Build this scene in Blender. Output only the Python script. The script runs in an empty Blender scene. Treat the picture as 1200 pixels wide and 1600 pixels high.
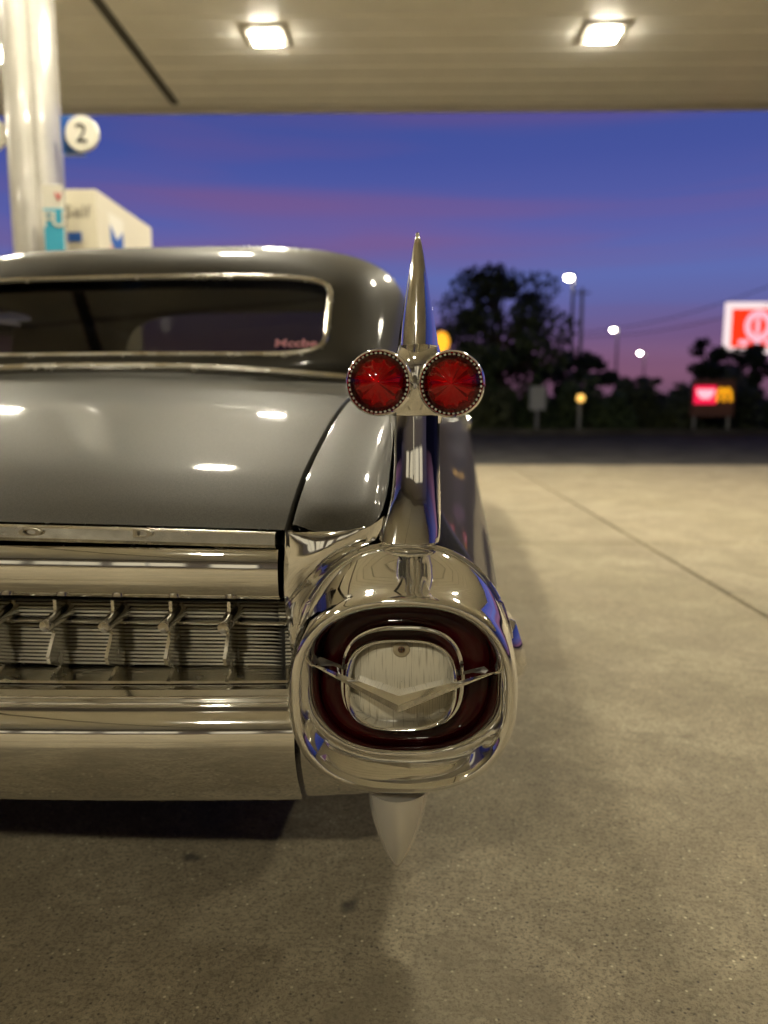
import bpy, math, random
from mathutils import Matrix, Vector
from math import radians, sin, cos, pi, sqrt, atan2

scene = bpy.context.scene
COL = scene.collection

# ------------------------------------------------------------------ camera
F_PX = 1202.0                      # focal length in pixels of the 1200x1600 photograph
CAM = Vector((1.10, -1.0, 0.88))   # car axes: X right, Y forward, Z up, tail pod rim at Y = 0
K = 0.9                            # drawing units to metres
PITCH, YAW = radians(8.28), radians(5.5)
cam_data = bpy.data.cameras.new('camera')
cam = bpy.data.objects.new('camera', cam_data)
COL.objects.link(cam)
cam.location = CAM * K
cam.rotation_euler = (pi / 2 - PITCH, 0, YAW)
cam_data.sensor_fit = 'VERTICAL'
cam_data.sensor_height = 36.0
cam_data.lens = 36.0 * F_PX / 1600.0
cam_data.clip_start = 0.02
cam_data.clip_end = 2000
cam_data.dof.use_dof = True
cam_data.dof.focus_distance = 1.07 * K
cam_data.dof.aperture_fstop = 2.6 / K
scene.camera = cam
RCAM = cam.rotation_euler.to_matrix()

# ------------------------------------------------------------------ world: dusk sky
world = bpy.data.worlds.new('World')
scene.world = world
world.use_nodes = True
wn, wl = world.node_tree.nodes, world.node_tree.links
wn.clear()
w_out = wn.new('ShaderNodeOutputWorld')
w_bg = wn.new('ShaderNodeBackground')
w_bg.inputs['Strength'].default_value = 1.0
w_tc = wn.new('ShaderNodeTexCoord')
w_sep = wn.new('ShaderNodeSeparateXYZ')
wl.new(w_tc.outputs['Generated'], w_sep.inputs[0])
w_ramp = wn.new('ShaderNodeValToRGB')
cr = w_ramp.color_ramp
stops = [(0.0, (.10, .055, .095)), (0.03, (.30, .14, .225)), (0.075, (.17, .10, .23)), (0.115, (.125, .13, .36)), (0.15, (.115, .15, .43)), (0.20, (.105, .118, .39)),
         (0.235, (.085, .105, .37)), (0.28, (.062, .088, .34)), (0.36, (.044, .075, .30)), (0.6, (.022, .036, .15)), (1.0, (.012, .018, .08))]
cr.elements[0].position, cr.elements[0].color = stops[0][0], (*stops[0][1], 1)
cr.elements[1].position, cr.elements[1].color = stops[-1][0], (*stops[-1][1], 1)
for p_, c_ in stops[1:-1]:
    e = cr.elements.new(p_)
    e.color = (*c_, 1)
wl.new(w_sep.outputs['Z'], w_ramp.inputs[0])
w_map = wn.new('ShaderNodeMapping')
w_map.inputs['Scale'].default_value = (0.9, 0.9, 14.0)
w_map.inputs['Rotation'].default_value = (0.03, -0.05, 0)
wl.new(w_tc.outputs['Generated'], w_map.inputs[0])
w_noise = wn.new('ShaderNodeTexNoise')
w_noise.inputs['Scale'].default_value = 1.25
w_noise.inputs['Detail'].default_value = 3
w_noise.inputs['Roughness'].default_value = 0.45
w_noise.inputs['Distortion'].default_value = 0.35
wl.new(w_map.outputs[0], w_noise.inputs['Vector'])
w_cr = wn.new('ShaderNodeMapRange')
w_cr.inputs['To Max'].default_value = 0.62
w_cr.inputs['From Min'].default_value = 0.46
w_cr.inputs['From Max'].default_value = 0.70
wl.new(w_noise.outputs['Fac'], w_cr.inputs['Value'])
w_cramp = wn.new('ShaderNodeValToRGB')   # cloud colour by height
w_cramp.color_ramp.elements[0].color = (.14, .055, .10, 1)
w_cramp.color_ramp.elements[1].position = 0.45
w_cramp.color_ramp.elements[1].color = (.085, .065, .24, 1)
e = w_cramp.color_ramp.elements.new(0.2)
e.color = (.22, .10, .25, 1)
wl.new(w_sep.outputs['Z'], w_cramp.inputs[0])
w_mix = wn.new('ShaderNodeMixRGB')
wl.new(w_cr.outputs[0], w_mix.inputs[0])
wl.new(w_ramp.outputs[0], w_mix.inputs[1])
wl.new(w_cramp.outputs[0], w_mix.inputs[2])
w_az = wn.new('ShaderNodeMapRange')       # brighter towards the sunset ahead, darker in the east
w_az.inputs['From Min'].default_value = -0.7
w_az.inputs['From Max'].default_value = 0.9
w_az.inputs['To Min'].default_value = 0.08
w_az.inputs['To Max'].default_value = 0.65
wl.new(w_sep.outputs['Y'], w_az.inputs['Value'])
wl.new(w_mix.outputs[0], w_bg.inputs['Color'])
wl.new(w_az.outputs[0], w_bg.inputs['Strength'])
wl.new(w_bg.outputs[0], w_out.inputs[0])

# ------------------------------------------------------------------ exposure and renderer
vs = scene.view_settings
vs.view_transform = 'Standard'
vs.look = 'None'
vs.exposure = 0.62
vs.gamma = 1.0
cy = scene.cycles
cy.use_denoising = True
cy.max_bounces = 10
cy.glossy_bounces = 8
cy.diffuse_bounces = 3
cy.caustics_reflective = False
cy.caustics_refractive = False
cy.sample_clamp_indirect = 8.0
cy.sample_clamp_direct = 0.0
LAMP_STRENGTH = 385.0
LAMP_COLOR = (1.0, 0.915, 0.72)

# ------------------------------------------------------------------ helpers
SIDE = 1


def P(px, py, y):
    """point of the photograph's pixel on the plane Y = y of the car"""
    d = RCAM @ Vector(((px - 600) / F_PX, -(py - 800) / F_PX, -1))
    return CAM + d * ((y - CAM.y) / d.y)


ALPHA = radians(4.45)              # the station is turned a little against the car
SF = Vector((-sin(ALPHA), cos(ALPHA), 0))
SR = Vector((cos(ALPHA), sin(ALPHA), 0))


def S(sx, sd, z=0.0):
    """station axes: sx right and sd forward of the camera's foot"""
    v = Vector((CAM.x, CAM.y, 0)) + SR * sx + SF * sd
    return Vector((v.x, v.y, z))


def Q(px, py, sd):
    """pixel on the station plane sd metres ahead"""
    d = RCAM @ Vector(((px - 600) / F_PX, -(py - 800) / F_PX, -1))
    return CAM + d * (sd / d.dot(SF))


def tag(o, label=None, cat=None, group=None, kind=None):
    if label:
        o['label'] = label
    if cat:
        o['category'] = cat
    if group:
        o['group'] = group
    if kind:
        o['kind'] = kind
    return o


def empty(name, loc=(0, 0, 0), rz=0.0):
    o = bpy.data.objects.new(name, None)
    COL.objects.link(o)
    o.location = Vector(loc) * K
    o.rotation_euler = (0, 0, rz)
    return o


def setparent(o, parent):
    if parent is not None:
        o.parent = parent
        o.matrix_parent_inverse = MW[parent.name].inverted() if parent.name in MW else parent.matrix_basis.inverted()


MW = {}


def mk(name, verts, faces, mat, parent=None, smooth=True, angle=35.0):
    vv = [(v[0] * SIDE * K, v[1] * K, v[2] * K) for v in verts]
    if SIDE < 0:
        faces = [tuple(reversed(f)) for f in faces]
    me = bpy.data.meshes.new(name)
    me.from_pydata(vv, [], [tuple(f) for f in faces])
    me.update()
    if smooth:
        me.polygons.foreach_set('use_smooth', [True] * len(me.polygons))
        me.set_sharp_from_angle(angle=radians(angle))
    o = bpy.data.objects.new(name, me)
    COL.objects.link(o)
    if mat:
        me.materials.append(mat)
    setparent(o, parent)
    return o


def loft(rings, closed=True, cap0=False, cap1=False):
    n = len(rings[0])
    verts = [p for r in rings for p in r]
    faces = []
    for k in range(len(rings) - 1):
        for i in range(n if closed else n - 1):
            j = (i + 1) % n
            faces.append((k * n + i, k * n + j, (k + 1) * n + j, (k + 1) * n + i))
    if cap0:
        faces.append(tuple(range(n))[::-1])
    if cap1:
        b = (len(rings) - 1) * n
        faces.append(tuple(range(b, b + n)))
    return verts, faces


class MB:
    """collects shapes for one mesh"""

    def __init__(self):
        self.v, self.f = [], []

    def add(self, verts, faces):
        b = len(self.v)
        self.v += [tuple(p) for p in verts]
        self.f += [tuple(b + i for i in f) for f in faces]
        return self

    def box(self, c, s, mat3=None):
        cx_, cy_, cz_ = c
        hx, hy, hz = s[0] / 2, s[1] / 2, s[2] / 2
        pts = []
        for dz in (-hz, hz):
            for dx, dy in ((-hx, -hy), (hx, -hy), (hx, hy), (-hx, hy)):
                d = Vector((dx, dy, dz))
                if mat3:
                    d = mat3 @ d
                pts.append((cx_ + d.x, cy_ + d.y, cz_ + d.z))
        return self.add(pts, [(3, 2, 1, 0), (4, 5, 6, 7), (0, 1, 5, 4), (1, 2, 6, 5), (2, 3, 7, 6), (3, 0, 4, 7)])

    def tube(self, pts, rad, n=8, cap=True):
        pts = [Vector(p) for p in pts]
        rings = []
        for i, p in enumerate(pts):
            t = (pts[min(i + 1, len(pts) - 1)] - pts[max(i - 1, 0)]).normalized()
            up = Vector((0, 0, 1)) if abs(t.z) < .9 else Vector((0, 1, 0))
            a = t.cross(up).normalized()
            b = a.cross(t).normalized()
            r = rad[i] if isinstance(rad, (list, tuple)) else rad
            rings.append([p + a * (r * cos(2 * pi * k / n)) + b * (r * sin(2 * pi * k / n)) for k in range(n)])
        return self.add(*loft(rings, True, cap, cap))

    def build(self, name, mat, parent=None, smooth=True, angle=35.0):
        return mk(name, self.v, self.f, mat, parent, smooth, angle)


def se(t, a, b, n):
    c, s = cos(t), sin(t)
    return (a * math.copysign(abs(c) ** (2 / n), c), b * math.copysign(abs(s) ** (2 / n), s))


def ring(cx_, cy_, a, b, n, y, N=128):
    out = []
    for k in range(N):
        dx, dy = se(2 * pi * k / N, a, b, n)
        out.append(P(cx_ + dx, cy_ - dy, y))
    return out


def interp(tab, x):
    if x <= tab[0][0]:
        return tab[0][1]
    for (x0, y0), (x1, y1) in zip(tab, tab[1:]):
        if x <= x1:
            t = (x - x0) / (x1 - x0)
            return y0 + (y1 - y0) * t
    return tab[-1][1]


def smooth_interp(tab, x):
    """Catmull-Rom through the table"""
    n = len(tab)
    if x <= tab[0][0]:
        return tab[0][1]
    if x >= tab[-1][0]:
        return tab[-1][1]
    for i in range(n - 1):
        if x <= tab[i + 1][0]:
            x0, y0 = tab[i]
            x1, y1 = tab[i + 1]
            h = x1 - x0

            def slope(k):
                if k == 0:
                    return (tab[1][1] - tab[0][1]) / (tab[1][0] - tab[0][0])
                if k == n - 1:
                    return (tab[-1][1] - tab[-2][1]) / (tab[-1][0] - tab[-2][0])
                return (tab[k + 1][1] - tab[k - 1][1]) / (tab[k + 1][0] - tab[k - 1][0])
            m0, m1 = slope(i) * h, slope(i + 1) * h
            t = (x - x0) / h
            return (2 * t**3 - 3 * t**2 + 1) * y0 + (t**3 - 2 * t**2 + t) * m0 + (-2 * t**3 + 3 * t**2) * y1 + (t**3 - t**2) * m1


def spline(pts, m):
    """Catmull-Rom through points (tuples), m steps a span"""
    out = []
    n = len(pts)
    for i in range(n - 1):
        p0, p1, p2, p3 = pts[max(i - 1, 0)], pts[i], pts[i + 1], pts[min(i + 2, n - 1)]
        for k in range(m):
            t = k / m
            out.append(tuple(.5 * (2 * b + (c - a) * t + (2 * a - 5 * b + 4 * c - d) * t * t + (3 * b - a - 3 * c + d) * t**3)
                             for a, b, c, d in zip(p0, p1, p2, p3)))
    out.append(tuple(pts[-1]))
    return out


# ------------------------------------------------------------------ materials
def nodes_of(name):
    m = bpy.data.materials.new(name)
    m.use_nodes = True
    nt = m.node_tree
    b = nt.nodes['Principled BSDF']
    return m, nt, b


def principled(name, col, rough=.5, metal=0.0, coat=0.0, spec=None, emit=None, strength=0.0, coat_rough=.03):
    m, nt, b = nodes_of(name)
    b.inputs['Base Color'].default_value = (*col, 1)
    b.inputs['Roughness'].default_value = rough
    b.inputs['Metallic'].default_value = metal
    b.inputs['Coat Weight'].default_value = coat
    b.inputs['Coat Roughness'].default_value = coat_rough
    if spec is not None:
        b.inputs['Specular IOR Level'].default_value = spec
    if emit:
        b.inputs['Emission Color'].default_value = (*emit, 1)
        b.inputs['Emission Strength'].default_value = strength
    return m


def add_noise(m, scale, amount, col_a=None, col_b=None, bump=0.0, bump_dist=.001, detail=4, vec_scale=None, lo=.35, hi=.65, rough=None):
    nt = m.node_tree
    b = nt.nodes['Principled BSDF']
    tc = nt.nodes.new('ShaderNodeTexCoord')
    src = tc.outputs['Object']
    if vec_scale:
        mp = nt.nodes.new('ShaderNodeMapping')
        mp.inputs['Scale'].default_value = vec_scale
        nt.links.new(src, mp.inputs[0])
        src = mp.outputs[0]
    nz = nt.nodes.new('ShaderNodeTexNoise')
    nz.inputs['Scale'].default_value = scale
    nz.inputs['Detail'].default_value = detail
    nt.links.new(src, nz.inputs['Vector'])
    mr = nt.nodes.new('ShaderNodeMapRange')
    mr.inputs['From Min'].default_value = lo
    mr.inputs['From Max'].default_value = hi
    nt.links.new(nz.outputs['Fac'], mr.inputs['Value'])
    if col_a:
        mx = nt.nodes.new('ShaderNodeMixRGB')
        mx.inputs[1].default_value = (*col_a, 1)
        mx.inputs[2].default_value = (*col_b, 1)
        nt.links.new(mr.outputs[0], mx.inputs[0])
        nt.links.new(mx.outputs[0], b.inputs['Base Color'])
    if bump:
        bp = nt.nodes.new('ShaderNodeBump')
        bp.inputs['Strength'].default_value = bump
        bp.inputs['Distance'].default_value = bump_dist
        nt.links.new(nz.outputs['Fac'], bp.inputs['Height'])
        nt.links.new(bp.outputs[0], b.inputs['Normal'])
    if rough:
        mr2 = nt.nodes.new('ShaderNodeMapRange')
        mr2.inputs['From Min'].default_value = lo
        mr2.inputs['From Max'].default_value = hi
        mr2.inputs['To Min'].default_value = rough[0]
        mr2.inputs['To Max'].default_value = rough[1]
        nt.links.new(nz.outputs['Fac'], mr2.inputs['Value'])
        nt.links.new(mr2.outputs[0], b.inputs['Roughness'])
    return m


M_CHROME = add_noise(principled('chrome', (.9, .9, .89), .05, 1.0), 9, 1, (.92, .92, .91), (.85, .845, .83), bump=.07, bump_dist=.004,
                     detail=3, rough=(.02, .07))
M_CHROME_WORN = add_noise(principled('worn_chrome', (.6, .58, .54), .3, .7), 50, 1, (.72, .69, .62), (.66, .63, .57), bump=.0, bump_dist=.001,
                          detail=6, rough=(.26, .30), vec_scale=(3, 3, .4))
M_CHROME_DULL = add_noise(principled('dull_bright_metal', (.7, .68, .62), .2, 1.0), 30, 1, (.74, .72, .66), (.60, .58, .52), bump=.05, bump_dist=.001,
                          detail=5, rough=(.10, .28))


def paint():
    m, nt, b = nodes_of('grey_metallic_paint')
    tc = nt.nodes.new('ShaderNodeTexCoord')
    vo = nt.nodes.new('ShaderNodeTexVoronoi')
    vo.inputs['Scale'].default_value = 1400
    nt.links.new(tc.outputs['Object'], vo.inputs['Vector'])
    hs = nt.nodes.new('ShaderNodeMixRGB')
    hs.inputs[1].default_value = (.043, .0405, .033, 1)
    hs.inputs[2].default_value = (.075, .0705, .058, 1)
    sp = nt.nodes.new('ShaderNodeSeparateColor')
    nt.links.new(vo.outputs['Color'], sp.inputs[0])
    nt.links.new(sp.outputs[0], hs.inputs[0])
    nt.links.new(hs.outputs[0], b.inputs['Base Color'])
    b.inputs['Metallic'].default_value = .12
    b.inputs['Specular IOR Level'].default_value = .12
    b.inputs['Roughness'].default_value = .5
    b.inputs['Coat Weight'].default_value = .42
    b.inputs['Coat Roughness'].default_value = .06
    return m


M_PAINT = paint()
M_BLACK = principled('black_rubber', (.012, .012, .012), .6)
M_GRILLE_FACE = principled('satin_grille_metal', (.90, .86, .74), .25, .5)
M_LETTER = principled('dull_letter_metal', (.42, .39, .32), .35, .8)
M_DARK = principled('dark_cavity', (.01, .009, .008), .8)
M_LIP = principled('whitewall_rubber', (.6, .58, .52), .6)
M_SEAT = add_noise(principled('seat_cloth', (.03, .028, .026), .8), 40, 1, (.03, .028, .026), (.05, .045, .04), bump=.2)


def red_bullet():
    m, nt, b = nodes_of('red_bullet_lens')
    b.inputs['Base Color'].default_value = (.20, .004, .012, 1)
    b.inputs['Roughness'].default_value = .16
    b.inputs['Metallic'].default_value = .75
    b.inputs['Coat Weight'].default_value = 1.0
    b.inputs['Coat Roughness'].default_value = .02
    at = nt.nodes.new('ShaderNodeAttribute')
    at.attribute_name = 'angle_wave'
    bp = nt.nodes.new('ShaderNodeBump')
    bp.inputs['Strength'].default_value = .6
    bp.inputs['Distance'].default_value = .004
    nt.links.new(at.outputs['Fac'], bp.inputs['Height'])
    nt.links.new(bp.outputs[0], b.inputs['Normal'])
    return m


M_RED = red_bullet()
M_REDRING = principled('deep_red_lens', (.038, .0008, .0015), .08, 0.0, .0, spec=.3)
b_ = M_REDRING.node_tree.nodes['Principled BSDF']
b_.inputs['Subsurface Weight'].default_value = 0.0


def cream_lens():
    m, nt, b = nodes_of('cream_backup_lens')
    tc = nt.nodes.new('ShaderNodeTexCoord')
    mp = nt.nodes.new('ShaderNodeMapping')
    mp.inputs['Scale'].default_value = (700, 1, 22)
    nt.links.new(tc.outputs['Object'], mp.inputs[0])
    nz = nt.nodes.new('ShaderNodeTexNoise')
    nz.inputs['Scale'].default_value = 1.0
    nz.inputs['Detail'].default_value = 2
    nt.links.new(mp.outputs[0], nz.inputs['Vector'])
    rp = nt.nodes.new('ShaderNodeValToRGB')
    rp.color_ramp.elements[0].position = .30
    rp.color_ramp.elements[0].color = (.38, .33, .22, 1)
    rp.color_ramp.elements[1].position = .45
    rp.color_ramp.elements[1].color = (.76, .71, .56, 1)
    nt.links.new(nz.outputs['Fac'], rp.inputs[0])
    nt.links.new(rp.outputs[0], b.inputs['Base Color'])
    b.inputs['Roughness'].default_value = .3
    b.inputs['Coat Weight'].default_value = .3
    bp = nt.nodes.new('ShaderNodeBump')
    bp.inputs['Strength'].default_value = .4
    bp.inputs['Distance'].default_value = .001
    nt.links.new(nz.outputs['Fac'], bp.inputs['Height'])
    nt.links.new(bp.outputs[0], b.inputs['Normal'])
    return m


M_CREAM = cream_lens()


def glass(name, tint, gloss=.9):
    m = bpy.data.materials.new(name)
    m.use_nodes = True
    nt = m.node_tree
    nt.nodes.clear()
    o = nt.nodes.new('ShaderNodeOutputMaterial')
    tr = nt.nodes.new('ShaderNodeBsdfTransparent')
    tr.inputs[0].default_value = (*tint, 1)
    gl = nt.nodes.new('ShaderNodeBsdfGlossy')
    gl.inputs['Roughness'].default_value = .03
    gl.inputs['Color'].default_value = (gloss, gloss, gloss, 1)
    fr = nt.nodes.new('ShaderNodeFresnel')
    fr.inputs['IOR'].default_value = 1.5
    mx = nt.nodes.new('ShaderNodeMixShader')
    nt.links.new(fr.outputs[0], mx.inputs[0])
    nt.links.new(tr.outputs[0], mx.inputs[1])
    nt.links.new(gl.outputs[0], mx.inputs[2])
    nt.links.new(mx.outputs[0], o.inputs[0])
    return m


M_REDGLASS = glass('red_lens_glass', (.90, .03, .07), 1.0)
M_REFLECTOR = principled('pleated_reflector', (.85, .62, .60), .16, .9)
M_GLASS = glass('tinted_window_glass', (.25, .25, .24))


def emitter(name, col, strength):
    m, nt, b = nodes_of(name)
    b.inputs['Base Color'].default_value = (*[min(c, .8) for c in col], 1)
    b.inputs['Emission Color'].default_value = (*col, 1)
    b.inputs['Emission Strength'].default_value = strength
    return m


M_LAMP = emitter('canopy_lamp_panel', LAMP_COLOR, LAMP_STRENGTH)
M_LAMP_SIDE = emitter('canopy_lamp_skirt', LAMP_COLOR, LAMP_STRENGTH * .03)


def concrete(name, base_a, base_b):
    m, nt, b = nodes_of(name)
    L = nt.links
    geo = nt.nodes.new('ShaderNodeNewGeometry')
    pos = geo.outputs['Position']

    def noise(scale, detail=5, rough=.55, dist=0.0):
        n = nt.nodes.new('ShaderNodeTexNoise')
        n.inputs['Scale'].default_value = scale
        n.inputs['Detail'].default_value = detail
        n.inputs['Roughness'].default_value = rough
        n.inputs['Distortion'].default_value = dist
        L.new(pos, n.inputs['Vector'])
        return n.outputs['Fac']

    def mrange(src, a, c, lo=0.0, hi=1.0):
        r = nt.nodes.new('ShaderNodeMapRange')
        r.inputs['From Min'].default_value = a
        r.inputs['From Max'].default_value = c
        r.inputs['To Min'].default_value = lo
        r.inputs['To Max'].default_value = hi
        L.new(src, r.inputs['Value'])
        return r.outputs[0]

    def mix(f, a, c, mode='MIX'):
        x = nt.nodes.new('ShaderNodeMixRGB')
        x.blend_type = mode
        for i, s in ((0, f), (1, a), (2, c)):
            if isinstance(s, (int, float)):
                x.inputs[i].default_value = s
            elif isinstance(s, tuple):
                x.inputs[i].default_value = (*s, 1)
            else:
                L.new(s, x.inputs[i])
        return x.outputs[0]
    c = mix(mrange(noise(1.6, 6, .65, .6), .38, .62), base_a, base_b)
    c = mix(mrange(noise(4, 7, .72, .6), .42, .58, 0, .50), c, tuple(v * .58 for v in base_a))      # blotches
    c = mix(mrange(noise(36, 6, .8), .45, .62, 0, .55), c, tuple(v * .50 for v in base_a))       # mottling
    c = mix(mrange(noise(140, 5, .85), .48, .60, 0, .8), c, tuple(v * .32 for v in base_a))       # sand grain
    vo = nt.nodes.new('ShaderNodeTexVoronoi')                                                    # light aggregate
    vo.inputs['Scale'].default_value = 120
    L.new(pos, vo.inputs['Vector'])
    sp = nt.nodes.new('ShaderNodeSeparateColor')
    L.new(vo.outputs['Color'], sp.inputs[0])
    pick = mrange(sp.outputs[0], .88, .95, 0, .8)
    core = mrange(vo.outputs['Distance'], .15, .34, 1, 0)
    mm = nt.nodes.new('ShaderNodeMath')
    mm.operation = 'MULTIPLY'
    L.new(pick, mm.inputs[0])
    L.new(core, mm.inputs[1])
    c = mix(mm.outputs[0], c, tuple(min(.75, v * 1.7) for v in base_b))
    pickd = mrange(sp.outputs[1], .82, .86, 0, .8)
    mmd = nt.nodes.new('ShaderNodeMath')
    mmd.operation = 'MULTIPLY'
    L.new(pickd, mmd.inputs[0])
    L.new(core, mmd.inputs[1])
    c = mix(mmd.outputs[0], c, (.05, .04, .03))
    # gum and oil spots
    vs_ = nt.nodes.new('ShaderNodeTexVoronoi')
    vs_.inputs['Scale'].default_value = 3.4
    wv2 = nt.nodes.new('ShaderNodeVectorMath')
    wv2.operation = 'MULTIPLY_ADD'
    nw2 = nt.nodes.new('ShaderNodeTexNoise')
    nw2.inputs['Scale'].default_value = 22
    L.new(pos, nw2.inputs['Vector'])
    L.new(nw2.outputs['Color'], wv2.inputs[0])
    wv2.inputs[1].default_value = (.05, .05, 0)
    L.new(pos, wv2.inputs[2])
    L.new(wv2.outputs[0], vs_.inputs['Vector'])
    sp2 = nt.nodes.new('ShaderNodeSeparateColor')
    L.new(vs_.outputs['Color'], sp2.inputs[0])
    pk = mrange(sp2.outputs[0], .45, .8, 0, .85)
    cr_ = mrange(vs_.outputs['Distance'], .03, .07, 1, 0)
    m3 = nt.nodes.new('ShaderNodeMath')
    m3.operation = 'MULTIPLY'
    L.new(pk, m3.inputs[0])
    L.new(cr_, m3.inputs[1])
    c = mix(m3.outputs[0], c, (.05, .042, .032))
    # spill stains with sharp edges
    st = mrange(noise(1.7, 4, .6, .8), .60, .625, 0, .42)
    c = mix(st, c, tuple(v * .5 for v in base_a))
    # hairline cracks
    vc = nt.nodes.new('ShaderNodeTexVoronoi')
    vc.feature = 'DISTANCE_TO_EDGE'
    vc.inputs['Scale'].default_value = 9
    wv = nt.nodes.new('ShaderNodeVectorMath')
    wv.operation = 'ADD'
    nw = nt.nodes.new('ShaderNodeTexNoise')
    nw.inputs['Scale'].default_value = 6
    nw.inputs['Detail'].default_value = 5
    L.new(pos, nw.inputs['Vector'])
    L.new(pos, wv.inputs[0])
    L.new(nw.outputs['Color'], wv.inputs[1])
    L.new(wv.outputs[0], vc.inputs['Vector'])
    crack = mrange(vc.outputs['Distance'], .004, .016, 1, 0)
    cm = nt.nodes.new('ShaderNodeMath')
    cm.operation = 'MULTIPLY'
    L.new(crack, cm.inputs[0])
    L.new(mrange(noise(2.3, 3), .50, .62, 0, .55), cm.inputs[1])
    c = mix(cm.outputs[0], c, tuple(v * .3 for v in base_a))
    L.new(c, b.inputs['Base Color'])
    b.inputs['Roughness'].default_value = .75
    bp = nt.nodes.new('ShaderNodeBump')
    bp.inputs['Strength'].default_value = .5
    bp.inputs['Distance'].default_value = .003
    L.new(noise(180, 6, .75), bp.inputs['Height'])
    L.new(bp.outputs[0], b.inputs['Normal'])
    return m


M_CONC = concrete('stained_concrete', (.375, .312, .195), (.46, .392, .258))
M_ASPH = add_noise(principled('asphalt', (.04, .038, .036), .95, spec=.08), 2.2, 1, (.045, .042, .038), (.085, .08, .07), bump=.5, bump_dist=.004)
M_SOIL = add_noise(principled('dark_soil', (.03, .026, .02), .95, spec=.05), 14, 1, (.025, .022, .016), (.05, .043, .03), bump=.5, bump_dist=.02)
M_DECK = add_noise(principled('cream_deck_metal', (.78, .75, .66), .35, spec=1.0), 2.5, 1, (.92, .90, .84), (.87, .85, .79), detail=6)
M_FASCIA = principled('cream_trim', (.55, .52, .45), .45)
M_SEAM = principled('dark_seam', (.07, .065, .055), .7)
M_COLUMN = add_noise(principled('gloss_cream_column', (.50, .48, .43), .22, 0, .5), 5, 1, (.52, .50, .45), (.46, .44, .39), bump=.03, bump_dist=.02)
M_BLUE = principled('sign_blue', (.02, .10, .40), .4)
M_WHITE = principled('sign_white', (.75, .72, .62), .5)
M_INK = principled('sign_dark_ink', (.06, .06, .06), .5)
M_GREYINK = principled('sign_grey_ink', (.28, .25, .20), .5)
M_CYAN = principled('poster_cyan', (.05, .42, .62), .5)
M_REDINK = principled('sign_red', (.62, .06, .08), .5)
M_PUMP = principled('pump_cream', (.66, .61, .47), .4)
M_STEEL = principled('galvanised_steel', (.25, .25, .25), .5, .6)
M_BARK = add_noise(principled('bark', (.05, .04, .03), .9), 18, 1, (.05, .04, .03), (.09, .07, .05), bump=.6, bump_dist=.02, vec_scale=(1, 1, .25))
M_LEAF = add_noise(principled('dark_leaf', (.05, .08, .03), .6), 2, 1, (.04, .065, .025), (.075, .11, .045))
M_LEAF2 = add_noise(principled('olive_leaf', (.07, .08, .03), .6), 2, 1, (.055, .07, .028), (.09, .105, .05))

# ------------------------------------------------------------------ ground, road, forecourt
def sheet(name, a, b, c, d, mat, kind='structure', parent=None):
    o = mk(name, [a, b, c, d], [(0, 1, 2, 3)], mat, parent, smooth=False)
    if kind:
        o['kind'] = kind
    return o


sheet('ground', S(-600, -400, -.06), S(600, -400, -.06), S(600, 900, -.06), S(-600, 900, -.06), M_SOIL)
sheet('road', S(-200, 10.6, -.030), S(200, 10.6, -.030), S(200, 20.5, -.030), S(-200, 20.5, -.030), M_ASPH)
JX, JD, SL = 1.52, 4.72, 4.6
fore = sheet('forecourt', S(JX - 4 * SL, JD - 6 * SL, -.02), S(JX + 3 * SL, JD - 6 * SL, -.02),
             S(JX + 3 * SL, 10.6, -.02), S(JX - 4 * SL, 10.6, -.02), M_SEAM)
rows = [JD - 6 * SL + SL * k for k in range(8)] + [10.6]
rows = sorted(set(round(r, 4) for r in rows))
for i in range(7):
    for j in range(len(rows) - 1):
        x0, x1 = JX + (i - 4) * SL + .010, JX + (i - 3) * SL - .010
        d0, d1 = rows[j] + .009, rows[j + 1] - .009
        e_ = .006
        rr = [[S(x0, d0, -.03), S(x1, d0, -.03), S(x1, d1, -.03), S(x0, d1, -.03)],
              [S(x0, d0, -e_), S(x1, d0, -e_), S(x1, d1, -e_), S(x0, d1, -e_)],
              [S(x0 + e_, d0 + e_, 0), S(x1 - e_, d0 + e_, 0), S(x1 - e_, d1 - e_, 0), S(x0 + e_, d1 - e_, 0)]]
        v, f = loft(rr, True, False, True)
        mk('concrete_slab', v, f, M_CONC, fore, smooth=False)
# kerb beyond the road and planted verge
kb = MB()
for k in range(1):
    v, f = loft([[S(-60, 20.5, -.06), S(-60, 20.5, .10), S(-60, 20.52, .12), S(-60, 20.65, .12), S(-60, 20.65, -.06)],
                 [S(60, 20.5, -.06), S(60, 20.5, .10), S(60, 20.52, .12), S(60, 20.65, .12), S(60, 20.65, -.06)]], True)
    kb.add(v, f)
o = kb.build('kerb', M_ASPH)
o['kind'] = 'structure'

# ------------------------------------------------------------------ canopy
CH = 4.75
canopy = tag(empty('station_canopy', S(0, 0, CH)), 'cream metal station canopy roof overhead with ribbed underside', 'canopy')
CX0, CX1, CD1, CD0 = -24.0, 9.0, 11.0, -18.5


def sbox(mb, x0, x1, d0, d1, z0, z1):
    r = [[S(x0, d0, z), S(x1, d0, z), S(x1, d1, z), S(x0, d1, z)] for z in (z0, z1)]
    v, f = loft(r, True, True, True)
    mb.add(v, f)
    return mb


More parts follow.
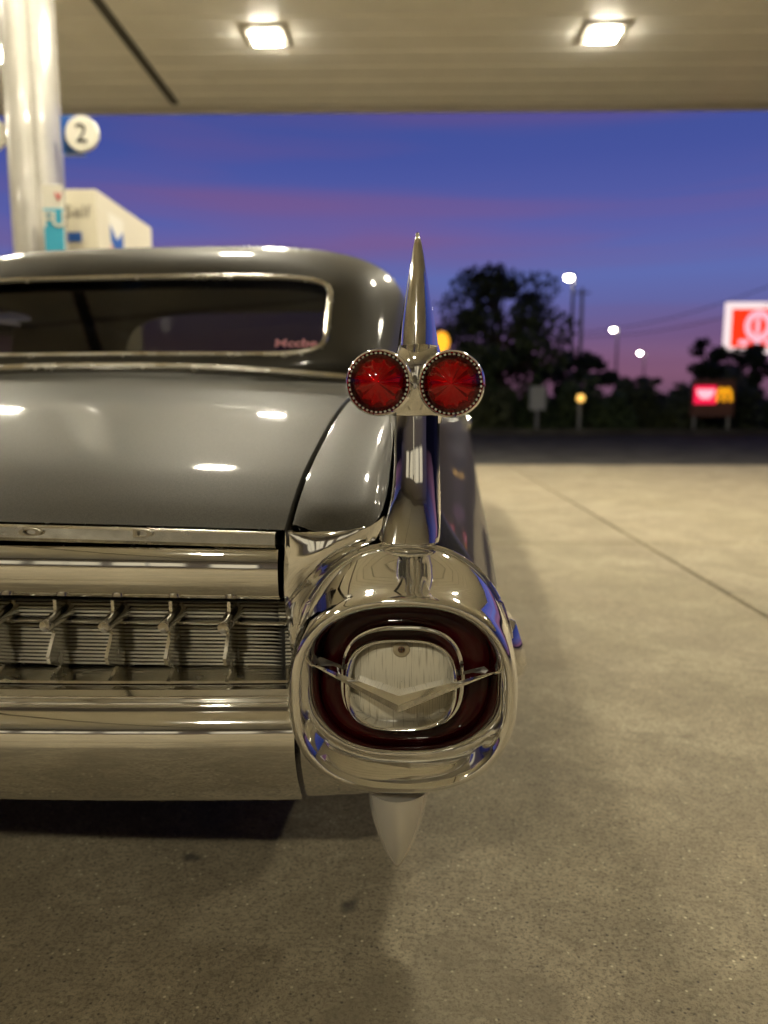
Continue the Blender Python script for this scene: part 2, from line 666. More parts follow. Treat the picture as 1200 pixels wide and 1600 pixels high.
PW = .40
k = 0
d = CD1 - .12
while d - PW > CD0:
    mb = MB()
    b0, b1 = d - PW, d - .022
    prof = [(b0, .03), (b0, .008), (b0 + .01, 0), (b1 - .01, 0), (b1, .008), (b1, .03)]
    v, f = loft([[S(x, q, CH + z) for q, z in prof] for x in (CX0 + .02, CX1 - .02)], True, True, True)
    mb.add(v, f)
    mb.build('deck_panel', M_DECK, canopy, smooth=False)
    d -= PW
mb = MB()
sbox(mb, CX0 + .02, CX1 - .02, CD0 + .02, CD1 - .02, CH + .031, CH + .9)
mb.build('roof_box', M_SEAM, canopy, smooth=False)
for nm, a in (('fascia', (CX0, CX1, CD1, CD1 + .06)), ('fascia', (CX0, CX1, CD0 - .06, CD0)),
              ('fascia', (CX0 - .06, CX0, CD0, CD1)), ('fascia', (CX1, CX1 + .06, CD0, CD1))):
    mb = MB()
    sbox(mb, *a, CH - .035, CH + .95)
    mb.build(nm, M_FASCIA, canopy, smooth=False)
mb = MB()
sbox(mb, CX0, CX1, CD1 - .11, CD1, CH - .022, CH + .02)
mb.build('edge_trim', M_FASCIA, canopy, smooth=False)
# the dark drain channel running away from the viewer
q0, q1 = Q(140, 0, 6.9), Q(268, 163, 9.6)
gx = -2.95
mb = MB()
sbox(mb, gx - .05, gx + .05, CD0 + .1, CD1 - .25, CH - .02, CH + .01)
mb.build('drain_channel', M_SEAM, canopy, smooth=False)

# lamps in the canopy
LAMP_POS = [(x_, d_) for d_ in (8.85, 5.1) for x_ in (-8.6, -5.01, -1.42, 2.17)] + [(5.76, 5.1), (-5.01, -4.3), (-1.42, -4.3)]  # rightmost lamp is unseen, added to brighten the ground at right
LBL = {(-1.42, 8.85): 'square lit canopy lamp at left, above the car roof',
       (2.17, 8.85): 'square lit canopy lamp at right, above the dark trees'}
lamp0 = None
for (lx, ld) in LAMP_POS:
    if lamp0 is None or True:
        t = empty('canopy_lamp', S(lx, ld, CH), ALPHA)
        h = .145
        fr = MB()
        rr = []
        for (s_, z_) in ((.25, -.004), (.25, -.012), (.21, -.026), (h + .004, -.03), (h + .004, -.018), (.25, -.004)):
            rr.append([S(lx - s_, ld - s_, CH + z_), S(lx + s_, ld - s_, CH + z_), S(lx + s_, ld + s_, CH + z_), S(lx - s_, ld + s_, CH + z_)])
        fr.add(*loft(rr, True))
        fr.build('lamp_frame', M_FASCIA, t, smooth=False)
        pn = MB()
        sbox(pn, lx - h, lx + h, ld - h, ld + h, CH - .050, CH - .046)
        pn.build('lamp_panel', M_LAMP, t, smooth=False)
        sk = MB()
        sbox(sk, lx - h - .004, lx + h + .004, ld - h - .004, ld + h + .004, CH - .0455, CH - .012)
        sk.build('lamp_skirt', M_LAMP_SIDE, t, smooth=False)
        tag(t, LBL.get((lx, ld), 'square lit lamp of the canopy, outside the picture'), 'lamp', 'lamps of the canopy')

# ------------------------------------------------------------------ column, number signs, pump
def text_mesh(name, body, size, loc, right, up, mat, parent=None, depth=.004, sx=1.0, bold=0.0, align='CENTER'):
    cu = bpy.data.curves.new(name, 'FONT')
    cu.body = body
    cu.size = size
    cu.align_x = align
    cu.align_y = 'CENTER'
    cu.extrude = depth / 2
    cu.offset = bold
    cu.resolution_u = 4
    tmp = bpy.data.objects.new(name + '_tmp', cu)
    COL.objects.link(tmp)
    dg = bpy.context.evaluated_depsgraph_get()
    me = bpy.data.meshes.new_from_object(tmp.evaluated_get(dg))
    bpy.data.objects.remove(tmp)
    right, up = Vector(right).normalized(), Vector(up).normalized()
    nrm = right.cross(up)
    vv = [Vector(loc) + right * (v.co.x * sx) + up * v.co.y + nrm * (v.co.z + depth / 2) for v in me.vertices]
    ff = [tuple(p.vertices) for p in me.polygons]
    bpy.data.meshes.remove(me)
    return mk(name, vv, ff, mat, parent, smooth=False)


CS, CD_ = -2.815, 6.05
col_t = tag(empty('canopy_column', S(CS, CD_, 0)), 'glossy cream fluted column holding up the canopy', 'column')
prof = []
for k in range(120):
    t = 2 * pi * k / 120
    x, y = se(t, .215, .25, 5)
    x *= 1 - .05 * (cos(4 * t) ** 8)
    prof.append((x, y))
# half-round pilaster on the viewer's face
rr = []
loop = [(-.165, -.10), (-.163, -.15), (-.155, -.175), (-.145, -.185), (-.132, -.185), (-.125, -.175)]
for k in range(13):
    a = pi + pi * k / 12
    loop.append((-.01 + .112 * cos(a), -.18 + .085 * sin(a)))
loop += [(.115, -.17), (.12, -.155), (.15, -.16), (.185, -.15), (.207, -.12), (.215, -.08), (.215, .2), (.19, .23), (-.14, .23), (-.165, .2)]
loop = [(.215 + (x - .215) * .70, y) for x, y in loop]
v, f = loft([[S(CS + x, CD_ + y, z) for x, y in loop] for z in (.15, 1.2, 2.4, CH + .02)], True, True, True)
mk('shaft', v, f, M_COLUMN, col_t, angle=50)
mb = MB()
sbox(mb, CS - .10, CS + .26, CD_ - .31, CD_ + .29, .15, .55)
mb.build('base_guard', M_STEEL, col_t, smooth=False)
mb = MB()
sbox(mb, CS - .26, CS + .3, CD_ + .24, CD_ + .5, CH - .22, CH - .002)
mb.build('head_bracket', M_SEAM, col_t, smooth=False)


def number_sign(px, py, digit, label):
    c = Q(px, py, CD_ - .05)
    rel = c - Vector((CAM.x, CAM.y, 0))
    sx_, z = rel.dot(SR), c.z
    t = tag(empty('pump_number_sign', S(sx_, CD_, z)), label, 'sign', 'pump number signs on the column')
    mb = MB()
    sbox(mb, sx_ - .165, sx_ - .005, CD_ - .03, CD_ + .03, z - .135, z + .135)
    mb.build('blue_board', M_BLUE, t, smooth=False)
    rings = []
    for r_, d_ in ((.0, 0), (.118, 0), (.125, .006), (.125, .03), (0, .03)):
        rings.append([S(sx_ + .0 + r_ * cos(2 * pi * k / 40), CD_ - .062 + d_, z + r_ * sin(2 * pi * k / 40)) for k in range(40)])
    v, f = loft(rings, True)
    mk('white_disc', v, f, M_WHITE, t, angle=30)
    text_mesh('numeral', digit, .19, S(sx_, CD_ - .0625, z - .005), SR, (0, 0, 1), M_INK, t)


number_sign(128, 209, '2', 'blue sign with white disc and number 2 on the cream column')
number_sign(-16, 209, '1', 'white number disc cut off by the left edge of the photo')

# poster on the column
pc = Q(90, 350, CD_ - .21)
rel = (pc - Vector((CAM.x, CAM.y, 0))).dot(SR)
ps = tag(empty('column_poster', S(rel, CD_ - .25, 2.0)), 'white and cyan poster fixed to the cream column', 'poster')
mb = MB()
sbox(mb, rel - .075, rel + .075, CD_ - .275, CD_ - .265, 1.66, 2.415)
mb.build('board', M_WHITE, ps, smooth=False)
mb = MB()
sbox(mb, rel - .07, rel + .072, CD_ - .279, CD_ - .2755, 1.72, 2.25)
mb.build('cyan_field', M_CYAN, ps, smooth=False)
text_mesh('lettering', 'FU', .15, S(rel + .005, CD_ - .2795, 2.17), SR, (0, 0, 1), M_WHITE, ps, bold=.003)
text_mesh('red_lettering', 'V', .07, S(rel + .045, CD_ - .2755, 2.33), SR, (0, 0, 1), M_REDINK, ps, bold=.003)

# fuel pump with its header box
pump = tag(empty('fuel_pump', S(-2.8, 7.1, .15)), 'cream fuel pump header box with Self lettering behind the column', 'fuel pump')
HX0, HX1, HD0, HD1, HZ0, HZ1 = -2.86, -2.42, 6.40, 7.80, 1.90, 2.545
mb = MB()
sbox(mb, HX0, HX1, HD0, HD1, HZ0, HZ1)
hb = mb.build('header_box', M_PUMP, pump, smooth=False)
mb = MB()
sbox(mb, HX0 + .1, HX1 - .1, HD0 + .1, HD1 - .1, .9, 1.7)
mb.build('cabinet', M_PUMP, pump, smooth=False)
mb = MB()
sbox(mb, HX0 + .06, HX1 - .06, HD0 + .06, HD1 - .06, .15, .9)
mb.build('plinth', M_BLUE, pump, smooth=False)
for (ax, ad) in ((HX0 + .12, HD0 + .12), (HX1 - .12, HD0 + .12), (HX0 + .12, HD1 - .12), (HX1 - .12, HD1 - .12)):
    mb = MB()
    sbox(mb, ax - .04, ax + .04, ad - .04, ad + .04, 1.7, HZ0)
    mb.build('post', M_STEEL, pump, smooth=False)
text_mesh('lettering', 'Self', .135, S(-2.575, HD0 - .0015, 2.37), SR, (0, 0, 1), M_GREYINK, hb, sx=1.1)
mb = MB()
sbox(mb, -2.66, -2.55, HD0 - .006, HD0 + .001, 2.14, 2.215)
mb.build('blue_plate', M_BLUE, hb, smooth=False)


def side_poly(name, pts, mat, off):
    vv = [S(HX1 + off, d_, z_) for d_, z_ in pts] + [S(HX1 + off + .004, d_, z_) for d_, z_ in pts]
    n = len(pts)
    ff = [tuple(range(n)), tuple(range(2 * n - 1, n - 1, -1))] + [(i, (i + 1) % n, n + (i + 1) % n, n + i) for i in range(n)]
    mk(name, vv, ff, mat, hb, smooth=False)


ld_, lz = 6.82, 2.17
side_poly('logo_plate', [(ld_ - .17, lz - .25), (ld_ + .17, lz - .25), (ld_ + .17, lz + .26), (ld_ - .17, lz + .26)], M_WHITE, .0005)
for nm, dz, mt in (('blue_chevron', .06, M_BLUE), ('red_chevron', -.10, M_REDINK)):
    side_poly(nm, [(ld_ - .15, lz + dz + .10), (ld_ - .15, lz + dz - .02), (ld_, lz + dz - .12), (ld_ + .15, lz + dz - .02), (ld_ + .15, lz + dz + .10), (ld_, lz + dz)], mt, .005)
text_mesh('numeral', '2', .2, S(HX1 + .001, 7.42, 2.2), SF, (0, 0, 1), M_GREYINK, hb)
isl = MB()
loop = []
for k in range(48):
    x, y = se(2 * pi * k / 48, .55, 1.5, 6)
    loop.append((x, y))
rr = [[S(-2.83 + x * s_, 6.9 + y * s_, z_) for x, y in loop] for s_, z_ in ((1, .0), (1, .13), (.975, .15))]
isl.add(*loft(rr, True, False, True))
tag(isl.build('pump_island', M_CONC, None, angle=30), 'raised concrete island under the fuel pump and column', 'island')

# ------------------------------------------------------------------ unseen shop, added to brighten the chrome and block the low sky
shop = tag(empty('added_shop', S(-3, -19, 0)), 'unseen cream shop with glowing windows, added behind the viewer for the chrome reflections', 'building')
M_WALL = add_noise(principled('shop_stucco', (.60, .56, .47), .8), 6, 1, (.62, .58, .49), (.55, .51, .43), bump=.2)
M_LIT = emitter('added_shop_glow', (1.0, .88, .62), .32)  # glow of the added shop's panes, for bright chrome reflections
mb = MB()
sbox(mb, -28, 16, -26, -19, -.05, 4.2)
wall = mb.build('wall', M_WALL, shop, smooth=False)
mb = MB()
sbox(mb, -28.2, 16.2, -26.2, -18.7, 4.2, 4.8)
mb.build('roof', M_FASCIA, shop, smooth=False)
for k in range(7):
    x0 = -13.5 + 3.1 * k
    if k == 3:
        mb = MB()
        sbox(mb, x0 + .5, x0 + 2.3, -18.99, -18.93, 0, 2.3)
        dr = mb.build('door', M_STEEL, shop, smooth=False)
        mb = MB()
        sbox(mb, x0 + .6, x0 + 2.2, -18.93, -18.91, .15, 2.2)
        mb.build('door_pane', M_LIT, dr, smooth=False)
        continue
    mb = MB()
    sbox(mb, x0, x0 + 2.7, -18.99, -18.93, .6, 2.7)
    wf = mb.build('window_frame', M_STEEL, shop, smooth=False)
    for q in range(2):
        mb = MB()
        sbox(mb, x0 + .08 + q * 1.31, x0 + 1.31 + q * 1.31, -18.93, -18.91, .68, 2.62)
        mb.build('pane', M_LIT, wf, smooth=False)

# ------------------------------------------------------------------ the car
car = tag(empty('vintage_car', (0, 2.7, 0)), 'grey vintage car with tall chrome tail fin and twin red bullet lights', 'car')
ZL = [(.12, .687), (.174, .719), (.27, .762), (.42, .806), (.605, .852), (.8, .884), (1.0, .901), (1.27, .915), (1.6, .92), (2.4, .915), (3.0, .90),
      (5.5, .88)]
ZT = [(.14, .99), (.3, 1.0), (.6, .968), (1.0, .945), (1.6, .938), (2.4, .93), (3.0, .905), (5.5, .885)]


def zl(y):
    return smooth_interp(ZL, y)


def zt(y):
    return smooth_interp(ZT, y)


def dy(x):
    return .055 * ((x / .85) ** 2 - 1)


EDGE = .842


def lid_pt(x, y):
    s = (y - .12) / 1.15
    cr_ = .017 + .016 * s
    return (x, y + dy(x) * max(0, 1 - s), zl(y) + cr_ * (1 - (x / EDGE) ** 2))


# --- trunk lid
ys = [.12 + 1.15 * (k / 40) ** 1.5 for k in range(41)]
xs = [-EDGE + 2 * EDGE * k / 72 for k in range(73)]
grid = []
for y in ys:
    row = [lid_pt(x, y) for x in xs]
    l0, l1 = row[0], row[-1]
    row = [(l0[0] - .002, l0[1], l0[2] - .03), (l0[0] - .002, l0[1], l0[2] - .004)] + row + \
          [(l1[0] + .002, l1[1], l1[2] - .004), (l1[0] + .002, l1[1], l1[2] - .03)]
    grid.append(row)
back = [(p[0], p[1] + .004, p[2] - .02) for p in grid[-1]]
v, f = loft(grid + [back], False)
lid = mk('trunk_lid', v, f, M_PAINT, car, angle=50)

# --- sweeps across the tail
def sweepx(name, prof, x0, x1, n, mat, parent, crown=.012, capends=True, angle=40):
    rings = []
    for k in range(n + 1):
        x = x0 + (x1 - x0) * k / n
        rings.append([(x, y + dy(x), z + crown * (1 - (x / EDGE) ** 2)) for y, z in prof])
    v, f = loft(rings, True, capends, capends)
    return mk(name, v, f, mat, parent, angle=angle)


def zat(py, y, px=440):
    return P(px, py, y).z


bar_prof = [(.155, zat(826, .12)), (.116, zat(832, .116)), (.111, zat(836, .112)), (.109, zat(852, .11)), (.113, zat(857, .113)), (.155, zat(857, .13))]
bar = sweepx('trunk_handle_bar', bar_prof, -.83, .83, 60, M_CHROME_DULL, car, crown=.017)
pan_prof = [(.155, zat(859, .118)), (.119, zat(859, .118)), (.116, zat(863, .116)), (.111, zat(880, .111)), (.110, zat(905, .11)), (.114, zat(928, .114)),
            (.122, zat(936, .122)), (.155, zat(938, .13))]
sweepx('lid_chrome_panel', pan_prof, -.833, .833, 60, M_CHROME, car, crown=.009)
for body, px in (('O', 50), ('D', 219)):
    p = P(px, 841 - (438 - px) * .026, .108 + dy(.5))
    ch = text_mesh('raised_letter', body, .0165, (p.x, .1095 + dy(p.x) - .0015, p.z), (1, 0, 0), (0, 0, 1), M_LETTER, bar, depth=.006, sx=2.55, bold=.0004)

# --- grille
gr = sweepx('grille', [(.19, zat(937, .19)), (.176, zat(937, .176)), (.176, zat(1040, .176)), (.19, zat(1040, .19))], -.845, .845, 40, M_DARK, car, crown=.009)
zt_, zb_ = zat(938, .165), zat(1041, .165)
NL = 18
for k in range(NL):
    z = zt_ + (zb_ - zt_) * (k + .5) / NL
    h = .0016
    sweepx('louver', [(.169, z - h), (.165, z - h), (.163, z), (.165, z + h), (.169, z + h)], -.842, .842, 36, M_GRILLE_FACE, gr, crown=.006)
zc = zat(977, .14)
sweepx('grille_bar', [(.165, zc - .0022), (.150, zc - .0022), (.148, zc), (.150, zc + .0022), (.165, zc + .0022)], -.844, .844, 40, M_CHROME_DULL, gr, crown=.006)
sweepx('grille_ledge', [(.175, zat(1036, .175)), (.165, zat(1039, .165)), (.15, zat(1045, .15)), (.125, zat(1055, .125)), (.109, zat(1062, .11)), (.109, zat(1066, .11)), (.197, zat(1066, .15))], -.846, .846, 40, M_CHROME_DULL, gr, crown=0)
ztop, znode, zbot = zat(935, .15), zat(985, .10), zat(1066, .12)
for k in range(18):
    x = -.753 + .0886 * k
    cz = .006 * (1 - (x / EDGE) ** 2)
    o_y = dy(x)
    pr = [(.19, ztop), (.130, ztop), (.130, znode + .020), (.115, znode + .008), (.115, znode - .004), (.122, znode - .014), (.100, zat(1030, .100)), (.104, zat(1040, .104)),
          (.135, zat(1048, .12)), (.108, zat(1064, .108)), (.112, zat(1069, .112)), (.19, zat(1069, .14))]
    fm = MB()
    th = .0026
    rr = [[(x - th, y + o_y, z + cz) for y, z in pr], [(x + th, y + o_y, z + cz) for y, z in pr]]
    fm.add(*loft(rr, True, True, True))
    fin_o = fm.build('grille_fin', M_CHROME_DULL, gr, smooth=False)
    cn = MB()
    rings = []
    for yy, r_ in ((.168, .0135), (.155, .0125), (.13, .0108), (.102, .0094), (.098, .0088), (.0975, .0082), (.0995, .0015)):
        zz = znode + cz + .004 + (yy - .10) * .10
        rings.append([(x + r_ * cos(2 * pi * q / 24), yy + o_y, zz + r_ * sin(2 * pi * q / 24)) for q in range(24)])
    cn.add(*loft(rings, True, True, True))
    cn.build('grille_bullet', M_CHROME_DULL, gr, angle=40)

# --- bumper
bp_ = [(.21, zat(1072, .19)), (.185, zat(1072, .18)), (.15, zat(1071, .15)), (.115, zat(1069, .12)), (.103, zat(1067.5, .105)), (.088, zat(1070, .09)), (.079, zat(1076, .08)),
       (.075, zat(1086, .075)), (.078, zat(1092, .078)), (.086, zat(1097, .086)), (.085, zat(1102, .085)), (.072, zat(1113, .072)), (.060, zat(1135, .06)), (.056, zat(1160, .056)), (.060, zat(1188, .06)),
       (.074, zat(1217, .074)), (.096, zat(1238, .096)), (.125, zat(1248, .125)), (.21, zat(1248, .15)), (.30, zat(1240, .15))]
bp_s = spline(bp_[9:], 3)
prof = bp_[:9] + bp_s
bumper = sweepx('rear_bumper', prof, -.865, .865, 60, M_CHROME, car, crown=.0, angle=45)
# pale reflecting ledge lies inside the same pressing; licence recess is out of the frame

# --- body shell, right half section, both sides
WHEELS = ((1.55, .36), (4.75, .36))


def arch(y, yw, R):
    d2 = R * R - (y - yw) ** 2
    return .33 + sqrt(d2) if d2 > 0 else .0


def section(y):
    a, t = zl(y), zt(y)
    w = min(1.0, max(0.0, (y - .12) / 2.6))        # fin melts into the beltline
    zo = smooth_interp([(.12, .672), (.25, .695), (.5, .728), (1.0, .765), (1.8, .80), (2.6, .83), (3.2, .84), (5.5, .82)], y)
    nose = smooth_interp([(0, 0), (4.6, 0), (5.2, .02), (5.55, .10)], y)
    mid = max(a + .085, min(t - .07, a + .12))
    if t - a < .12:
        mid = a + (t - a) * .55
    pts = [(.852, a - .03), (.852, a - .003), (.857, a), (.89, a + .002), (.93, a + .003), (.962, a + (.008 if t - a > .05 else (t - a) * .15)),
           (.984, a + min(.026, (t - a) * .35)), (.998, a + min(.066, (t - a) * .6)), (1.008, max(a + min(.12, (t - a) * .75), t - .12)),
           (1.017, t - min(.05, (t - a) * .12)), (1.026, t - .008), (1.033, t), (1.040, t - .008), (1.049, t - min(.05, (t - zo) * .3)),
           (1.061, zo + min(.11, (t - zo) * .5)), (1.072, zo + min(.045, (t - zo) * .25)), (1.092, zo), (1.122, zo - .045), (1.148, zo - .10),
           (1.166, min(.60, zo - .13)), (1.171, min(.54, zo - .17)), (1.166, .45), (1.150, .37), (1.130, .30), (1.100, .235), (1.060, .215)]
    zb = max(arch(y, 4.75, .40), .0)
    out = []
    for x, z in pts:
        x = x - nose * (x / 1.13)
        if x > 1.03 and z < zb and z < .9:
            z = min(zb, .78)
        if x > 1.03:
            z = max(z, interp([(.13, .455), (.35, .45), (.6, .40), (1.2, .27), (1.6, .215)], y))
        if y < .149 and z < zo + .12:
            z -= .06 if x > 1.055 else (.012 if .86 < x < .985 else 0)
        out.append((x, y, z))
    return out


def body_side():
    ys_ = [.13, .15, .18, .22, .27, .33, .4, .5, .6, .7, .85, 1.0, 1.2, 1.4, 1.6, 1.8, 2.0, 2.2, 2.4, 2.6, 2.8, 3.0, 3.2, 3.4, 3.7, 4.0, 4.2, 4.3, 4.34, 4.36, 4.4, 4.45, 4.5, 4.6,
           4.7, 4.8, 4.9, 5.0, 5.05, 5.1, 5.14, 5.16, 5.2, 5.3, 5.4, 5.5, 5.56]
    rings = [section(y) for y in ys_]
    # smooth the section with a spline
    rings = [[p for p in spline(r, 3)] for r in rings]
    v, f = loft(rings, False)
    q = mk('quarter_panel', v, f, M_PAINT, car, angle=60)
    # chrome door mirror standing on the shoulder
    c = P(712, 668, 2.45)
    mm = MB()
    mm.tube([(c.x - .03, c.y, c.z - .05), (c.x - .01, c.y, c.z - .005)], [.014, .010], 10)
    rings = []
    for r_, d_ in ((.006, .075), (.022, .068), (.036, .045), (.044, .015), (.045, -.004), (.041, -.010), (.0, -.008)):
        rings.append([(c.x + .015 + r_ * 1.15 * cos(2 * pi * k / 24), c.y + d_, c.z + .022 + r_ * sin(2 * pi * k / 24)) for k in range(24)])
    mm.add(*loft(rings, True))
    mm.build('door_mirror', M_CHROME, car)
    # chrome spear along the flank
    tip = P(825, 1042, .22)
    n = 30
    rr = []
    for k in range(n + 1):
        s = k / n
        y = tip.y + s * .42
        top = tip.z + .075 + .02 * s
        sh = 1 - s ** 2
        xr = 1.160 + (tip.x - 1.160) * sh
        h1 = .075 * (1 - .7 * s)
        rr.append([(1.155, y, tip.z + h1 + .02), (xr - .022 * sh, y, tip.z + h1), (xr, y, tip.z + .008), (xr - .006, y, tip.z - .012), (1.145, y, tip.z - .045 * (1 - .5 * s)), (1.13, y, tip.z)])
    rr = [[(p[0] - .09 * max(0, (k / n) - .25), p[1], p[2]) for p in row] for k, row in enumerate(rr)]
    # bevelled rear end
    first = [((p[0] - 1.13) * .8 + 1.13, p[1] - .014, (p[2] - tip.z) * .6 + tip.z - .004) for p in rr[0]]
    v, f = loft([first] + rr, True, True, True)
    mk('flank_spear', v, f, M_CHROME, car, angle=60)


def tail_pod():
    pod_rings = [ring(633, 1036, 160, 190, 2.15, .30), ring(633, 1036, 163, 191, 2.15, .20), ring(632, 1040, 167, 190, 2.2, .113), ring(631.5, 1047, 171, 184, 2.22, .095),
                 ring(631, 1056, 175, 176, 2.27, .075),
                 ring(630, 1066, 177.5, 168, 2.33, .055), ring(629.5, 1075, 179, 161.5, 2.38, .036), ring(629, 1081, 180, 157.5, 2.43, .02), ring(629, 1085, 178, 154.5, 2.46, .008),
                 ring(629, 1087, 174, 150.5, 2.5, .001),
                 ring(629, 1087.5, 168, 145, 2.5, -.001), ring(629, 1087, 163, 140.5, 2.5, .002), ring(629, 1085.5, 159, 137, 2.5, .006), ring(629, 1082, 154, 132.5, 2.5, .013),
                 ring(630, 1077, 149, 128, 2.52, .019), ring(631, 1069, 144, 123, 2.55, .028), ring(632, 1061, 140, 119, 2.58, .038), ring(633, 1054, 137, 115.5, 2.6, .050),
                 ring(633, 1051, 135.5, 114, 2.6, .064), ring(633, 1051, 134, 113, 2.6, .078), ring(633, 1055, 120, 100, 2.6, .09)]
    v, f = loft(pod_rings, True)
    pod = mk('tail_pod', v, f, M_CHROME, car, angle=60)
    # raised bead where the pod meets the fender
    pts = []
    for k in range(128):
        t = 2 * pi * k / 128
        if .06 * pi < t < .96 * pi:
            dx, dy_ = se(t, 168, 190, 2.2)
            pts.append(P(632 + dx, 1040 - dy_, .116))
    MB().tube(pts, [.0048] * len(pts), 10).build('pod_bead', M_CHROME, pod)
    # red ring lens
    rr = [ring(633, 1051, 137, 115.5, 2.6, .076), ring(633, 1052, 131, 109.5, 2.6, .067), ring(632, 1054, 122, 102, 2.6, .061), ring(631, 1056, 112, 95, 2.6, .059), ring(630, 1058, 103, 88, 2.6, .061), ring(629, 1060, 94, 80, 2.6, .068)]
    v, f = loft(rr, True)
    mk('red_ring_lens', v, f, M_REDRING, pod, angle=60)
    # bezel of the backup light
    rr = [ring(629, 1059, 92, 78, 2.7, .072), ring(629, 1060, 96.5, 82.5, 2.7, .066), ring(629, 1060, 96, 82, 2.7, .062), ring(628.5, 1061, 93.5, 79.5, 2.75, .062),
          ring(627.5, 1065, 91, 76.2, 2.8, .046), ring(626.5, 1070, 89, 73, 2.85, .032), ring(626.5, 1071, 87, 71.2, 2.85, .027), ring(626.5, 1071, 83, 68, 2.85, .028),
          ring(627, 1069, 80, 65.5, 2.85, .035), ring(627.5, 1066, 77.5, 62.5, 2.8, .047), ring(627.5, 1065, 74, 59, 2.8, .050)]
    v, f = loft(rr, True)
    mk('lens_bezel', v, f, M_CHROME, pod, angle=60)
    rr = [ring(627.5, 1065, 77, 62, 2.8, .049), ring(627.5, 1065, 72, 57.5, 2.8, .0455), ring(627.5, 1065, 60, 48, 2.7, .0435), ring(627.5, 1065, 40, 32, 2.5, .042), ring(627.5, 1065, 18, 14, 2.2, .0415),
          ring(627.5, 1065, .5, .4, 2, .0413)]
    v, f = loft(rr, True)
    lens = mk('backup_lens', v, f, M_CREAM, pod, angle=60)
    for (sx_, sy_) in ((627, 1015),):
        rr = [ring(sx_, sy_, 14, 13, 2, .047, 24), ring(sx_, sy_, 13, 12, 2, .0415, 24), ring(sx_, sy_, 11, 10, 2, .0405, 24), ring(sx_, sy_, .3, .3, 2, .0405, 24)]
        v, f = loft(rr, True)
        mk('screw_boss', v, f, M_CREAM_PLAIN, pod, angle=40)
        rr = [ring(sx_, sy_, 5.6, 5.4, 2, .041, 20), ring(sx_, sy_, 5.2, 5, 2, .0375, 20), ring(sx_, sy_, 3, 3, 2, .0365, 20), ring(sx_, sy_, .3, .3, 2, .0365, 20)]
        v, f = loft(rr, True)
        mk('screw', v, f, M_RUST, pod, angle=40)
        mb = MB()
        c = P(sx_, sy_, .0362)
        mb.box((c.x, c.y, c.z), (.0065, .0008, .0012)).box((c.x, c.y, c.z), (.0012, .0009, .0065))
        mb.build('screw_slot', M_BLACK, pod, smooth=False)
    # V shaped bar
    secs = []
    N = 16
    for k in range(-N, N + 1):
        s = k / N
        u = abs(s)
        if s < 0:
            top = (623 - 139 * u, 1088 - 53 * u)
            low = (622 - 139 * u, 1113.5 - 77 * u)
        else:
            top = (623 + 148 * u, 1088 - 38 * u)
            low = (622 + 149 * u, 1113.5 - 61 * u)
        yf = -.012 + .050 * u ** 1.2
        back = .014 + .010 * (1 - u)
        th = max(.0, (1 - u))
        tp, lw = P(*top, yf + .006 * th + .001), P(*low, yf)
        md = P(top[0] * .45 + low[0] * .55, top[1] * .45 + low[1] * .55, yf - .004 * th)
        bt = Vector((tp.x, tp.y + back, tp.z + .001))
        bl = Vector((lw.x, lw.y + back, lw.z + .002))
        secs.append([lw, md, tp, bt, bl])
    v, f = loft(secs, True, True, True)
    mk('v_bar', v, f, M_VBAR, pod, angle=18)
    # webs carrying the V bar at both tips
    for tri in (((489, 1037), (500, 1026), (533, 1039), (535, 1056), (515, 1049)), ((768, 1052), (757, 1041), (724, 1049), (722, 1066), (742, 1059))):
        A = [P(x, y, .046 + .002 * i) for i, (x, y) in enumerate(tri)]
        B = [P(x, y, .066) for x, y in tri]
        v, f = loft([A, B], True, True, True)
        mk('v_bar_web', v, f, M_WEB, pod, smooth=False)
    # shoulder casting beside the trunk gap
    left = [(446, 832), (445, 860), (444, 890), (444, 920), (446, 950), (450, 985), (455, 1020), (460, 1060)]
    right = [(600, 806), (592, 838), (560, 858), (528, 882), (502, 915), (482, 950), (470, 990), (464, 1040)]
    ls, rs = spline(left, 5), spline(right, 5)
    rows_ = []
    M = 24
    n = len(ls)
    for i in range(n):
        g = i / (n - 1)
        row = []
        for k in range(M + 1):
            s = k / M
            px = ls[i][0] * (1 - s) + rs[i][0] * s
            base = ls[i][1] * (1 - s) + rs[i][1] * s
            sag = 0
            if i < 6:
                edge = [(446, 832), (540, 831), (570, 825), (590, 815), (600, 806)]
                sag = (interp(edge, px) - base) * (1 - i / 6)
            py = base + sag
            y = .128 + .012 * sin(pi * s) * g * 3 + .005 * s - .018 * sin(pi * min(1, g * 1.6)) * sin(pi * min(1, s * 1.1))
            row.append(P(px, py, y))
        w0 = row[0]
        row = [Vector((w0.x + .001, w0.y + .09, w0.z)), Vector((w0.x, w0.y + .004, w0.z))] + row[0:]
        rows_.append(row)
    lipr = [Vector((p.x, p.y + .05, p.z + .002)) for p in rows_[0]]
    v, f = loft([lipr] + rows_, False)
    mk('shoulder_casting', v, f, M_CHROME, car, angle=50)
    # lower wrap under the pod
    prof_ = bp_s[2:]
    rings = []
    for k in range(13):
        s = k / 12
        x = .871 + .22 * s
        rings.append([(x, y + .012 + .03 * s, z + .004 * s + (.012 * s * s)) for y, z in prof_])
    v, f = loft(rings, True, True, True)
    mk('bumper_end', v, f, M_CHROME, car, angle=45)
    # bumper guard pointing down
    rr = []
    for py, hw in ((1225, 52), (1240, 49.5), (1255, 47), (1270, 43.5), (1285, 39), (1300, 33.5), (1315, 27), (1328, 20.5), (1340, 13.5), (1348, 8), (1353, 3.5), (1355, .6)):
        c = P(622 - (py - 1240) * .012, py, .075)
        r_ = hw * 1.075 / F_PX
        rr.append([(c.x + r_ * 1.0 * cos(2 * pi * k / 40), c.y + r_ * 1.15 * sin(2 * pi * k / 40), c.z) for k in range(40)])
